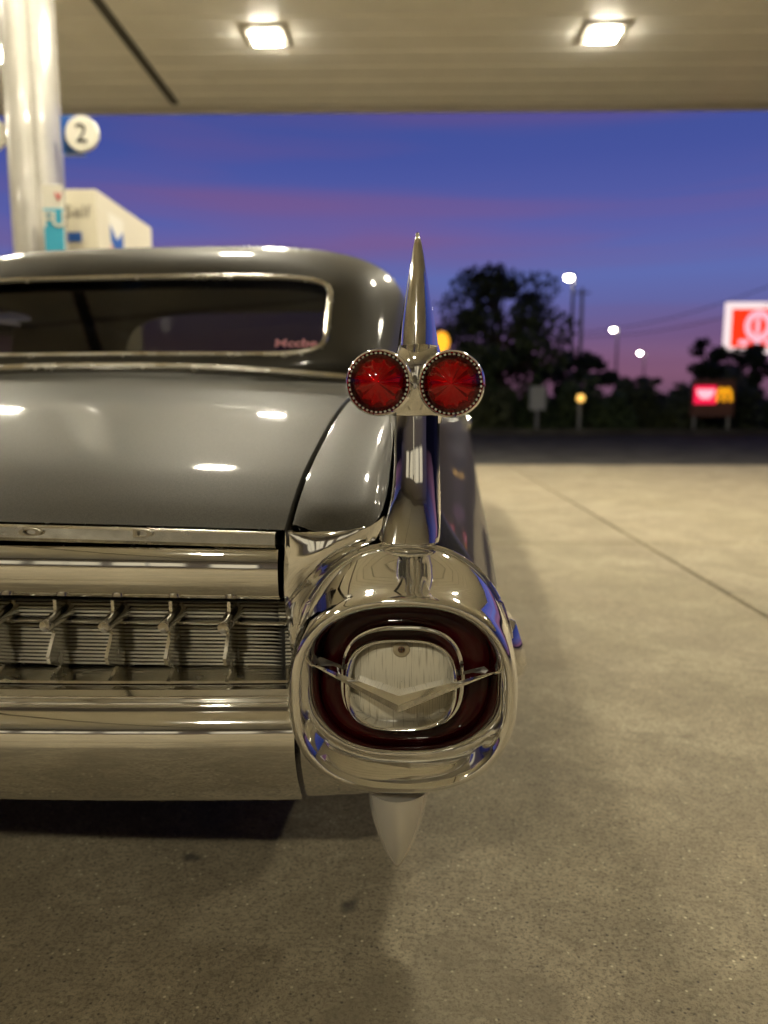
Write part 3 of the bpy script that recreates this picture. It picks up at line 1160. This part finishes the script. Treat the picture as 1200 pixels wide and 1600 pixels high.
    v, f = loft(rr, True, True, True)
    mk('bumper_guard', v, f, M_GUARD, car, angle=50)


M_GUARD = principled('satin_guard_metal', (.90, .88, .84), .18, .7)
M_VBAR = principled('v_bar_chrome', (.95, .95, .94), .04, 1.0)
M_WEB = principled('grey_web_metal', (.16, .15, .14), .3, .8)
M_CREAM_PLAIN = principled('lens_boss', (.42, .36, .24), .35)
M_RUST = principled('rusty_screw', (.16, .09, .05), .5, .6)


def fin_tail():
    # stem below the bullet lights
    tab = [(650, 610, 687), (662, 611, 686.5), (690, 611, 686.5), (720, 611, 687), (750, 609.5, 687.5), (780, 606.5, 688), (800, 603, 688.5), (815, 599.5, 689), (828, 595.5, 689.5), (842, 592, 690), (850, 591, 689.5)]
    rings = []
    for py, xl, xr in tab:
        g = (py - 650) / 192
        y0 = .115 - .02 * g ** 3
        zz = P((xl + xr) / 2, py, y0).z
        xa, xb = P(xl, py, y0 + .035).x, P(xr, py, y0 + .035).x
        row = []
        for k in range(33):
            s = -1 + 2 * k / 32
            d_ = .036 * abs(s) ** 3 + .007 * abs(s) ** .9
            row.append(((xa + xb) / 2 + (xb - xa) / 2 * sin(s * pi / 2 * .96), y0 + d_, zz))
        row = [(xa + .002, y0 + .12, zz)] + row + [(xb - .002, y0 + .12, zz)]
        rings.append(row)
    under = [(p[0], p[1] + .004, p[2] - .003) for p in rings[-1]]
    inner = [((p[0] - 1.033) * .9 + 1.033, p[1] + .02, p[2] - .003) for p in rings[-1]]
    v, f = loft(rings + [under, inner], False)
    nb = len(v) - len(inner)
    f.append(tuple(range(nb, len(v))))
    mk('fin_stem', v, f, M_CHROME, car, angle=40)
    # saddle carrying the two bullets
    tab = [(538, 31.5, 653), (548, 34, 653), (560, 38, 652), (575, 44, 651), (590, 49, 650), (610, 52, 649), (628, 50, 648.5), (640, 46, 648), (650, 42.5, 648), (661, 40.5, 648.5), (662, 38, 648.5)]
    rings = []
    for py, hw, cx_ in tab:
        c = P(cx_, py, .15)
        rx = hw * 1.15 / F_PX
        ry = .055 if py < 640 else .046
        if py < 560:
            ry = .042 + .013 * (py - 538) / 22
        rings.append([(c.x + se(2 * pi * k / 64, rx, ry, 2.3)[0], c.y + .015 + se(2 * pi * k / 64, rx, ry, 2.0)[1], c.z) for k in range(64)])
    v, f = loft(rings, True, True, True)
    saddle = mk('bullet_saddle', v, f, M_CHROME, car, angle=50)
    for (bx, by, br, sp) in ((591.5, 598, 49, -1), (705.5, 600, 49, 1)):
        c = P(bx, by, .012)
        k_ = 1.012 / F_PX
        YO = -.048
        R_ = br * k_

        def lathe(prof_, N=72):
            rings_ = []
            for yy, r_ in prof_:
                t = (yy - .06)
                ox = c.x - sp * .10 * max(0, t) - sp * .0 * t
                rings_.append([(ox + r_ * cos(2 * pi * q / N), yy + (YO if yy < .2 else YO * (.36 - yy) / .16), c.z - .02 * max(0, t) + r_ * sin(2 * pi * q / N)) for q in range(N)])
            return rings_
        prof_ = [(.36, .004), (.33, .012), (.28, .022), (.22, .031), (.16, .037), (.12, R_ * .93), (.095, R_ * .985), (.08, R_ * 1.03), (.068, R_ * 1.06), (.060, R_ * 1.05), (.056, R_ * 1.02), (.0545, R_ * .985), (.056, R_ * .955), (.062, R_ * .945), (.075, R_ * .94)]
        v, f = loft(lathe(prof_), True, True, False)
        mk('bullet_shell', v, f, M_CHROME, saddle, angle=50)
        # beaded bezel
        tm = MB()
        NT = 40
        for q in range(NT):
            a = 2 * pi * (q + .5) / NT
            mat3 = Matrix.Rotation(-a, 3, 'Y')
            rc = R_ * .925
            tm.box((c.x + rc * cos(a), .0600 + YO, c.z + rc * sin(a)), (R_ * .06, .008, R_ * .07), mat3)
        tm.build('beaded_bezel', M_CHROME_DULL, saddle, smooth=False)
        # pointed red lens
        N = 96
        pl = [(.066, .90), (.058, .895)] + [(.0325 + .026 * r_ * r_, r_) for r_ in (.88, .84, .78, .70, .62, .54, .46, .38, .30, .22, .15, .10, .06)] + [(.0318, .04), (.0308, .02), (.0304, .004)]
        rings = [[(c.x + R_ * r_ * cos(2 * pi * q / N), yy + YO, c.z + R_ * r_ * sin(2 * pi * q / N)) for q in range(N)] for yy, r_ in pl]
        v, f = loft(rings, True, False, True)
        mk('red_bullet_lens', v, f, M_REDGLASS, saddle, angle=60)
        rings = []
        for yy, r_ in ((.072, .93), (.066, .86), (.059, .70), (.0545, .50), (.050, .30), (.0465, .12), (.045, .02)):
            row = []
            for q in range(N):
                a = 2 * pi * q / N
                pl_ = (abs((q % 8) - 4) / 4 - .5) * .0060 * r_
                row.append((c.x + R_ * r_ * cos(a), yy + YO + pl_, c.z + R_ * r_ * sin(a)))
            rings.append(row)
        v, f = loft(rings, True, False, True)
        mk('pleated_reflector', v, f, M_REFLECTOR, saddle, angle=80)
    # spike
    rr = []
    for py, hw in ((541, 31), (530, 29.8), (515, 27.6), (495, 24.2), (470, 20), (445, 16.2), (420, 12.6), (400, 9.6), (385, 7), (375, 4.8), (369, 3), (365.5, 1.2)):
        g = (541 - py) / 176
        c = P(653 - (541 - py) * .002, py, .15)
        rx = hw * 1.15 / F_PX
        row = []
        for k in range(48):
            t = 2 * pi * k / 48
            if sin(t) < 0:       # rear half: ridge with hollow flanks
                cc, ss = cos(t), -sin(t)
                yy = .15 - (.040 * (1 - g) + .004) * (ss ** 1.25)
                row.append((c.x + rx * cc, yy, c.z))
            else:                # runs on into the fin blade
                row.append((c.x + rx * cos(t) * (1 - .35 * sin(t)), .15 + (.16 * (1 - g) ** 1.2 + .004) * sin(t), c.z))
        rr.append(row)
    v, f = loft(rr, True, True, True)
    mk('fin_spike', v, f, M_CHROME, car, angle=30)
    t_ = MB()
    c = P(652.5, 367, .15)
    rings = []
    for j in range(9):
        a = -pi / 2 + pi * j / 8
        rings.append([(c.x + .0032 * cos(a) * cos(2 * pi * q / 12), c.y + .0032 * cos(a) * sin(2 * pi * q / 12), c.z + .0035 * sin(a)) for q in range(12)])
    t_.add(*loft(rings, True))
    t_.build('spike_tip', M_CHROME_DULL, car)


def wheels():
    for yw, R_ in WHEELS:
        cx_ = .99
        zc_ = .345
        pr = [(-.10, .19), (-.105, .26), (-.10, .31), (-.07, .338), (-.03, .345), (.03, .345), (.07, .338), (.10, .31), (.105, .26), (.098, .19)]
        rings = [[(cx_ + a, yw + r_ * cos(2 * pi * q / 40), zc_ + r_ * sin(2 * pi * q / 40)) for q in range(40)] for a, r_ in pr]
        v, f = loft(rings, True)
        wh = mk('tyre', v, f, M_BLACK, car, angle=50)
        pr = [(.0, .0), (.085, .0), (.11, .03), (.105, .08), (.09, .12), (.104, .17), (.096, .195), (.02, .195)]
        rings = [[(cx_ + a, yw + r_ * cos(2 * pi * q / 40), zc_ + r_ * sin(2 * pi * q / 40)) for q in range(40)] for a, r_ in pr[1:]]
        v, f = loft(rings, True, True, False)
        mk('hubcap', v, f, M_CHROME, wh, angle=40)
        rings = [[(cx_ + a, yw + r_ * cos(2 * pi * q / 40), zc_ + r_ * sin(2 * pi * q / 40)) for q in range(40)] for a, r_ in ((.1025, .20), (.108, .225), (.108, .25), (.104, .275))]
        v, f = loft(rings, True)
        mk('whitewall', v, f, M_LIP, wh, angle=40)


for SIDE in (1, -1):
    body_side()
    tail_pod()
    fin_tail()
    wheels()
SIDE = 1

# --- greenhouse
NW = 208


def out_pt(t, w=1.0, top=1.0):
    x, z = se(t, .912 * w, 1, 4.6)
    if z >= 0:
        return x, 1.0 + .425 * top * z
    x, z = se(t, .912 * w, .085, 5)
    return x, 1.0 + z


def win_pt(t):
    x, z = se(t, .675, .128, 7)
    # the window's upper edge is gently arched
    return x, 1.147 + z + .010 * (1 - (x / .675) ** 2) * (1 if z > 0 else .8)


def plane_y(z):
    return 1.42 + .667 * (z - 1.02)


TS = [2 * pi * k / NW for k in range(NW)]
rr = []
for s in (-.02, 0, .02, .06, .12, .2, .3, .42, .54, .66, .76, .85, .92, .97, 1.0):
    row = []
    for t in TS:
        a, b = win_pt(t), out_pt(t)
        x, z = a[0] + (b[0] - a[0]) * s, a[1] + (b[1] - a[1]) * s
        ss = max(0, s)
        up = max(0, sin(t))
        y = plane_y(z) + (.10 + .10 * abs(cos(t)) ** 2) * ss ** 4 + .07 * (x / .91) ** 2 * ss
        if s < 0:
            y += .03
        row.append((x, y, z))
    rr.append(row)
last = rr[-1]
for yy, wgt, top, w in ((.08, .1, 1.008, 1.0), (2.05, .8, 1.02, 1.0), (2.5, 1.0, 1.03, .995), (3.0, 1.0, 1.01, .985), (3.35, 1.0, .95, .97), (3.5, 1, .90, .96)):
    row = []
    for (x0, y0, z0), t in zip(last, TS):
        x, z = out_pt(t, w, top)
        y = y0 + .09 if yy < 1 else yy
        row.append((x, y, z))
    rr.append(row)
v, f = loft(rr, True)
roof = mk('roof', v, f, M_PAINT, car, angle=60)
# windscreen
r0 = rr[-1]
r1 = []
for t in TS:
    x, z = out_pt(t, 1.0, .02)
    r1.append((x * .98, 4.1 - .25 * (x / .91) ** 2, z))
v, f = loft([r0, r1], True)
mk('windscreen', v, f, M_GLASS, car)
# rear window: pane, chrome frame, sticker
pane = []
for s in (1.0, .8, .5, .2, .01):
    pane.append([(win_pt(t)[0] * s, plane_y(1.155 + (win_pt(t)[1] - 1.155) * s) + .022, 1.155 + (win_pt(t)[1] - 1.155) * s) for t in TS])
v, f = loft(pane, True)
rw = mk('rear_window', v, f, M_GLASS, car)
fp = []
for t in TS + TS[:1]:
    x, z = win_pt(t)
    fp.append((x * 1.008, plane_y(z) - .003, 1.155 + (z - 1.155) * 1.03))
fr = MB()
fr.tube(fp, .010, 10, cap=False)
fr.build('window_frame', M_CHROME_DULL, rw)
M_PINK = principled('pink_sticker', (.75, .35, .42), .5)
wc = P(463, 537, plane_y(1.045) + .02)
nrm_up = Vector((0, .667, 1)).normalized()
text_mesh('window_sticker', 'Mccbe', .042, (wc.x, wc.y - .006, wc.z), (1, 0, 0), nrm_up, M_PINK, rw, depth=.001, sx=1.25, bold=.0012)
# trim at the foot of the roof
tp = []
for k in range(61):
    x = -.93 + 1.86 * k / 60
    tp.append((x, 1.315 + .10 * (abs(x) / .93) ** 3, .982 - .055 * (x / .93) ** 2))
MB().tube(tp, [.013] * 61, 10).build('roof_foot_trim', M_CHROME_DULL, car)
# cowl between lid and roof
g = []
for k in range(10):
    s = k / 9
    row = []
    for j in range(61):
        x = -.87 + 1.74 * j / 60
        p = lid_pt(min(EDGE, max(-EDGE, x)), 1.27)
        z1 = .985 - .055 * (x / .93) ** 2
        z0 = p[2] - .004
        row.append((x, 1.28 + .18 * s, z0 + (z1 - z0) * (s ** .8)))
    g.append(row)
v, f = loft(g, False)
mk('rear_cowl', v, f, M_PAINT, car)
# side windows just proud of the roof side, and hood, cabin, underbody
for sgn in (1, -1):
    for (ya, yb) in ((2.0, 2.62), (2.68, 3.38)):
        rows_ = []
        for k in range(9):
            y = ya + (yb - ya) * k / 8
            row = []
            for j in range(9):
                z = .97 + .30 * j / 8
                h = (z - 1.0) / (.425 * 1.02)
                xx = .912 * .99 * (1 - max(0, h) ** 4.6) ** (1 / 4.6) + .006
                row.append((sgn * xx, y, z))
            rows_.append(row)
        v, f = loft(rows_, False)
        mk('side_window', v, f, M_GLASS, car)
hood = []
for k in range(17):
    y = 3.75 + 1.8 * k / 16
    hood.append([(x * (1 - max(0, y - 4.8) * .1), y, zl(y) + .03 * (1 - (x / .86) ** 2) - .03 * max(0, y - 5.2)) for x in [-.86 + 1.72 * j / 30 for j in range(31)]])
v, f = loft(hood, False)
mk('hood', v, f, M_PAINT, car)
M_GRILLE = principled('front_grille_metal', (.5, .5, .48), .25, 1.0)
mb = MB()
mb.box((0, 5.56, .62), (1.98, .04, .36))
mb.build('front_panel', M_GRILLE, car, smooth=False)
mb = MB()
mb.tube([(-1.1, 5.45, .42), (-.8, 5.66, .42), (0, 5.72, .42), (.8, 5.66, .42), (1.1, 5.45, .42)], [.07, .09, .09, .09, .07], 14)
mb.build('front_bumper', M_CHROME, car)
for x in (-.95, -.74, .74, .95):
    rings = [[(x + r_ * cos(2 * pi * q / 24), y, .74 + r_ * sin(2 * pi * q / 24)) for q in range(24)] for y, r_ in ((5.5, .085), (5.6, .085), (5.605, .075), (5.62, .02))]
    v, f = loft(rings, True, False, True)
    mk('headlight', v, f, M_CHROME, car)
mb = MB()
mb.box((0, 3.1, .30), (2.06, 5.2, .14))
mb.box((0, .80, .46), (1.64, 1.1, .30))
mb.box((0, .185, .40), (1.66, .05, .26))
mb.build('underbody', M_DARK, car, smooth=False)
# black strips that paint the shade inside the lid gap
for sgn in (1, -1):
    rows_ = []
    for k in range(30):
        y = .135 + 1.2 * k / 29
        rows_.append([(sgn * .83, y, zl(y) - .034), (sgn * .865, y, zl(y) - .034)])
    v, f = loft(rows_, False)
    mk('lid_gap_shade', v, f, M_BLACK, car)
mb = MB()
mb.box((0, .166, .60), (1.64, .012, .22))
mb.build('lid_inner_panel', M_DARK, car, smooth=False)
# seats and parcel shelf
mb = MB()
mb.box((0, 1.72, .86), (1.66, .7, .10))
mb.build('parcel_shelf', M_SEAT, car, smooth=False)
for y, zt_s in ((2.05, 1.06), (3.0, 1.06)):
    rings = []
    for k in range(21):
        x = -.78 + 1.56 * k / 20
        w = .5 + .5 * (1 - abs(x / .78) ** 8)
        rings.append([(x, y - .08, .5), (x, y - .09 * w, zt_s - .04), (x, y - .05, zt_s * (.97 + .03 * w)), (x, y + .04, zt_s * (.97 + .03 * w)), (x, y + .08 * w, zt_s - .06), (x, y + .1, .5)])
    v, f = loft(rings, True, True, True)
    mk('seat', v, f, M_SEAT, car)

# ------------------------------------------------------------------ background
def tree(name, label, base, height, crown, trunk_r, leaves, mat, seed, lobes=26, leaf=.16, group='dark trees behind the road'):
    """crown: (rx, ry, z0, z1) in metres; a tapered trunk with limbs, leaves in clumps at the limb ends"""
    rnd = random.Random(seed)
    t = tag(empty(name, base), label, 'tree', group)
    rx, ry, z0, z1 = crown
    tb = MB()
    b = Vector(base)
    top = b + Vector((rnd.uniform(-.2, .2), rnd.uniform(-.2, .2), height * .72))
    tb.tube([b + Vector((0, 0, -.08)), b.lerp(top, .35) + Vector((rnd.uniform(-.1, .1), 0, 0)), b.lerp(top, .7), top], [trunk_r, trunk_r * .75, trunk_r * .5, trunk_r * .2], 9)
    ends = []
    for k in range(lobes):
        a = rnd.uniform(0, 2 * pi)
        hh = rnd.uniform(0, 1)
        # uneven outline: each limb has its own reach
        prof_ = sin(pi * (.12 + .80 * hh)) ** .7
        reach = prof_ * rnd.uniform(.35, 1.0)
        e_ = b + Vector((rx * reach * cos(a), ry * reach * sin(a), z0 + (z1 - z0) * hh))
        s_ = b.lerp(top, min(.98, max(.2, (e_.z - b.z) / (top.z - b.z + .01) * .75)))
        tb.tube([s_, s_.lerp(e_, .55) + Vector((0, 0, .08 * height * rnd.uniform(-.3, .6))), e_], [trunk_r * .32, trunk_r * .2, trunk_r * .06], 6)
        ends.append((e_, rnd.uniform(.55, 1.15)))
    tb.build('trunk', M_BARK, t)
    lv = MB()
    per = leaves // lobes
    cr_ = min(rx, (z1 - z0) / 2) * .34
    for e_, sc in ends:
        for q in range(per):
            while True:
                d = Vector((rnd.uniform(-1, 1), rnd.uniform(-1, 1), rnd.uniform(-1, 1)))
                if d.length <= 1:
                    break
            c = e_ + Vector((d.x * 1.15, d.y * 1.15, d.z * .8)) * cr_ * sc
            u = Vector((rnd.gauss(0, 1), rnd.gauss(0, 1), rnd.gauss(0, 1))).normalized()
            w_ = u.orthogonal().normalized()
            w_ = Matrix.Rotation(rnd.uniform(0, 6.28), 3, u) @ w_
            L_ = leaf * rnd.uniform(.6, 1.3)
            p0, p1 = c - u * L_ * .5, c + u * L_ * .5
            lv.add([p0, c + w_ * L_ * .28, p1, c - w_ * L_ * .28], [(0, 1, 2, 3)])
    lv.build('crown', mat, t, smooth=False)
    return t


def bgpt(px, sd):
    c = Q(px, 640, sd)
    return (c.x, c.y, -.05)


def hz(py, sd):
    return Q(900, py, sd).z


# tall open tree left of the street lamps
d_ = 24
tree('street_tree', 'tall dark leafy tree beside the chrome fin spike', bgpt(783, d_), 5.0, (2.15, 2.0, .9, hz(428, d_)), .16, 11000, M_LEAF, 3, lobes=44, leaf=.17)
tree('street_tree', 'low round dark tree below the tallest street lamp', bgpt(905, 27), 2.9, (1.9, 1.7, .4, hz(560, 27)), .12, 8000, M_LEAF, 8, lobes=34, leaf=.17)
tree('street_tree', 'dark tree below the red square sign', bgpt(1150, 31), 3.4, (2.3, 1.8, .5, hz(545, 31)), .14, 8000, M_LEAF, 12, lobes=34, leaf=.18)
tree('street_tree', 'small dark tree just left of the red square sign', bgpt(1098, 36), 3.8, (.95, .9, 1.3, hz(532, 36)), .10, 1300, M_LEAF2, 17, lobes=12, leaf=.18)
tree('street_tree', 'dark tree between the fin and the tall tree', bgpt(715, 26), 3.0, (1.5, 1.3, .4, hz(520, 26)), .12, 5000, M_LEAF2, 21, lobes=26, leaf=.17)
tree('street_tree', 'distant low tree under the farthest street lamp', bgpt(1005, 44), 2.6, (2.6, 1.4, .3, hz(592, 44)), .12, 5000, M_LEAF, 29, lobes=26, leaf=.22)
tree('street_tree', 'dark tree hidden behind the grey car roof', bgpt(520, 30), 3.0, (2.2, 1.6, .4, 3.0), .13, 2000, M_LEAF, 31, lobes=20, leaf=.2)


def bush(label, px, sd, w, h, seed, mat):
    rnd = random.Random(seed)
    b = Vector(bgpt(px, sd))
    t = tag(empty('hedge_shrub', b), label, 'shrub', 'shrubs of the dark verge')
    st = MB()
    for k in range(5):
        a = rnd.uniform(0, 6.28)
        st.tube([b, b + Vector((w * .3 * cos(a), .3 * sin(a), h * .6))], [.03, .01], 5)
    st.build('stem', M_BARK, t)
    lv = MB()
    for q in range(3200):
        x = rnd.uniform(-1, 1)
        top = h * (.62 + .38 * sin(x * 7 + seed) * sin(x * 3.1 + seed * 2) * .8) * (1 - abs(x) ** 6 * .5)
        c = b + SR * (x * w / 2) + SF * rnd.uniform(-.5, .5) + Vector((0, 0, rnd.uniform(.02, 1) ** .7 * top))
        u = Vector((rnd.gauss(0, 1), rnd.gauss(0, 1), rnd.gauss(0, 1))).normalized()
        w_ = u.orthogonal().normalized()
        L_ = .17 * rnd.uniform(.7, 1.4)
        lv.add([c - u * L_ * .5, c + w_ * L_ * .3, c + u * L_ * .5, c - w_ * L_ * .3], [(0, 1, 2, 3)])
    lv.build('foliage', mat, t, smooth=False)


for i, (px, lab) in enumerate(((735, 'dark shrub at the road edge just right of the fin'), (800, 'dark shrub at the foot of the tall tree'), (862, 'dark shrub by the small grey box sign'),
                               (925, 'dark shrub below the round low tree'), (990, 'dark shrub left of the pink lit menu sign'), (1055, 'dark shrub touching the left side of the menu sign'),
                               (1118, 'dark shrub under the pink and yellow menu sign'), (1180, 'dark shrub at the right edge under the red sign'))):
    bush(lab, px, 22.2 + (i % 3) * .7, 2.3, 1.75 + .35 * sin(i * 2.3), 40 + i, M_LEAF if i % 2 else M_LEAF2)

M_BULB = emitter('street_lamp_light', (1.0, .90, .72), 60.0)
for px, py, sd, lab in ((889, 432, 45, 'tallest street lamp with bright head above the trees'), (958, 514, 78, 'middle street lamp of the three, lit, over the trees'),
                        (1000, 551, 108, 'smallest and farthest lit street lamp near the horizon')):
    c = Q(px, py, sd)
    foot = Vector((c.x, c.y, 0)) + SR * (.26 * sd / 45)
    t = tag(empty('street_lamp', (foot.x, foot.y, -.06)), lab, 'street lamp', 'street lamps along the road')
    mb = MB()
    mb.tube([(foot.x, foot.y, -.08), (foot.x, foot.y, c.z * .6), (foot.x, foot.y, c.z + .1)], [.13, .10, .08], 10)
    mb.build('pole', M_STEEL, t)
    mb = MB()
    mb.tube([(foot.x, foot.y, c.z + .08), tuple(Vector((c.x, c.y, c.z + .14)))], [.05, .05], 8)
    mb.build('arm', M_STEEL, t)
    rings = []
    for a_, r_ in ((.16, .02), (.12, .16), (.05, .22), (-.0, .24)):
        rings.append([(c.x + r_ * cos(2 * pi * q / 20), c.y + r_ * sin(2 * pi * q / 20), c.z + a_) for q in range(20)])
    v, f = loft(rings, True, True, False)
    mk('lamp_hood', v, f, M_STEEL, t)
    rings = []
    for j in range(8):
        a = -pi / 2 + pi / 2 * j / 7
        rings.append([(c.x + .215 * cos(a) * cos(2 * pi * q / 20), c.y + .215 * cos(a) * sin(2 * pi * q / 20), c.z + .22 * sin(a)) for q in range(20)])
    v, f = loft(rings, True)
    mk('lamp_bulb', v, f, M_BULB, t)
c = Q(910, 450, 50)
up_ = tag(empty('utility_pole', (c.x, c.y, -.06)), 'thin bare pole right of the tallest street lamp', 'pole')
MB().tube([(c.x, c.y, -.08), (c.x, c.y, c.z)], [.14, .10], 10).build('shaft', M_STEEL, up_)
MB().tube([(c.x - .5, c.y, c.z - .3), (c.x + .5, c.y, c.z - .3)], [.05, .05], 8).build('crossarm', M_STEEL, up_)
M_WIRE = principled('wire', (.03, .03, .03), .7)
for k, (pa, pb, lab) in enumerate((((910, 520), (1260, 425), 'upper overhead cable sloping up to the right'), ((910, 527), (1260, 458), 'lower overhead cable behind the red sign'))):
    a, b = Q(*pa, 50), Q(*pb, 38)
    pts = [a.lerp(b, s / 14) + Vector((0, 0, -.5 * sin(pi * s / 14))) for s in range(15)]
    tag(MB().tube(pts, .02, 6).build('overhead_cable', M_WIRE), lab, 'cable', 'overhead cables')


# lit signs -------------------------------------------------------------
def signpanel(mb, c, w, h, d, off=0.0):
    r = Matrix(((SR.x, SF.x, 0), (SR.y, SF.y, 0), (0, 0, 1)))
    cc = c - SF * off
    mb.box((cc.x, cc.y, cc.z), (w, d, h), r)
    return mb


M_SWHITE = emitter('sign_white_lit', (1.0, .80, .78), .68)
M_SRED = emitter('sign_red_lit', (1.0, .045, .01), .68)
M_SPINK = emitter('sign_pink_lit', (1.0, .52, .62), .68)
sd = 40
c = Q(1183, 513, sd)
mpp = sd / F_PX
sg = tag(empty('roadside_sign', (c.x, c.y, -.06)), 'lit red square sign with white border and pale ring emblem', 'sign')
signpanel(MB(), c, 96 * mpp, 76 * mpp, .35).build('sign_box', M_SWHITE, sg, smooth=False)
signpanel(MB(), c, 82 * mpp, 56 * mpp, .02, .186).build('red_face', M_SRED, sg, smooth=False)
MB().tube([(c.x, c.y + .2, -.08), (c.x, c.y + .2, c.z - 30 * mpp)], .14, 12).build('post', M_STEEL, sg)
rings = []
for r_, dd in ((13.5, .20), (23, .20), (23, .215), (13.5, .215), (13.5, .20)):
    rings.append([c - SF * dd + SR * (r_ * mpp * cos(2 * pi * q / 40) * .9 - 1 * mpp) + Vector((0, 0, r_ * mpp * sin(2 * pi * q / 40) + 3 * mpp)) for q in range(40)])
v, f = loft(rings, True)
mk('ring_emblem', v, f, M_SPINK, sg, smooth=False)
signpanel(MB(), c + Vector((0, 0, 3 * mpp)) - SR * 2 * mpp, 6 * mpp, 24 * mpp, .02, .21).build('emblem_bar', M_SPINK, sg, smooth=False)
for k, w in enumerate((18, 12, 20)):
    signpanel(MB(), c + Vector((0, 0, -21 * mpp)) + SR * ((-22 + 20 * k) * mpp), w * .8 * mpp, 7 * mpp, .02, .21).build('lettering_bar', M_SPINK, sg, smooth=False)

sd = 20.95
mpp = sd / F_PX
c = Q(1113, 622, sd)
M_BOARD = principled('brown_sign_board', (.16, .07, .05), .7)
mn = tag(empty('menu_sign', (c.x, c.y, -.06)), 'brown sign board with lit pink panel and yellow M emblem', 'sign')
signpanel(MB(), c, 64 * mpp, 56 * mpp, .15).build('board', M_BOARD, mn, smooth=False)
M_MRED = emitter('menu_red_lit', (.80, .01, .06), .9)
M_MYEL = emitter('menu_yellow_lit', (1.0, .42, .01), .68)
c2 = Q(1100, 617, sd)
signpanel(MB(), c2, 33 * mpp, 27 * mpp, .02, .09).build('red_panel', M_MRED, mn, smooth=False)
tri = [(-14, 8), (14, 8), (12, 1), (6, -6), (-6, -6), (-12, 1)]
vv = [c2 - SF * .112 + SR * (x * mpp) + Vector((0, 0, z * mpp)) for x, z in tri]
vb = [p + SF * .01 for p in vv]
v, f = loft([vb, vv], True, True, True)
mk('pink_shield', v, f, M_SPINK, mn, smooth=False)
c3 = Q(1129, 618, sd)
am = MB()
for s_ in (-1, 1):
    pts = []
    for k in range(13):
        a = pi * k / 12
        pts.append(c3 - SF * .11 + SR * ((s_ * 5 + 5 * cos(a)) * mpp) + Vector((0, 0, (-9 + 19 * sin(a) ** .7) * mpp)))
    am.tube(pts, 2.2 * mpp, 8)
am.build('yellow_arches', M_MYEL, mn)
for s_ in (-1, 1):
    p = c + SR * (s_ * 26 * mpp)
    MB().tube([(p.x, p.y, -.08), (p.x, p.y, c.z - 26 * mpp)], .04, 8).build('post', M_STEEL, mn)

sd = 21.0
mpp = sd / F_PX
c = Q(840, 622, sd)
gb = tag(empty('box_sign', (c.x, c.y, -.06)), 'small grey box sign on a post among the dark trees', 'sign')
M_GREYBOX = principled('grey_box', (.35, .36, .36), .6)
signpanel(MB(), c, 24 * mpp, 36 * mpp, .12).build('panel', M_GREYBOX, gb, smooth=False)
MB().tube([(c.x, c.y, -.08), (c.x, c.y, c.z - 17 * mpp)], .05, 8).build('post', M_STEEL, gb)

for px, py, sd, r_, col_, st_, lab, nm in ((908, 622, 21, 6.0, (1.0, .55, .12), 1.1, 'small round yellow light low among the dark trees', 'path_lamp'),
                                           (690, 535, 21, 13, (1.0, .42, .02), 1.0, 'amber lit rounded sign just right of the fin spike', 'amber_sign')):
    mpp = sd / F_PX
    c = Q(px, py, sd)
    t = tag(empty(nm, (c.x, c.y, -.06)), lab, 'lamp' if nm == 'path_lamp' else 'sign')
    rings = []
    for rr_, dd in ((.01, -.06), (r_ * mpp * .9, -.06), (r_ * mpp, 0), (r_ * mpp, .12), (.01, .12)):
        rings.append([c + SF * dd + SR * (rr_ * .9 * cos(2 * pi * q / 24)) + Vector((0, 0, rr_ * (1.25 if nm != 'path_lamp' else 1) * sin(2 * pi * q / 24))) for q in range(24)])
    v, f = loft(rings, True)
    mk('lit_face', v, f, emitter(nm + '_light', col_, st_), t)
    MB().tube([(c.x, c.y + .2, -.08), (c.x, c.y + .2, c.z)], .05, 8).build('post', M_STEEL, t)
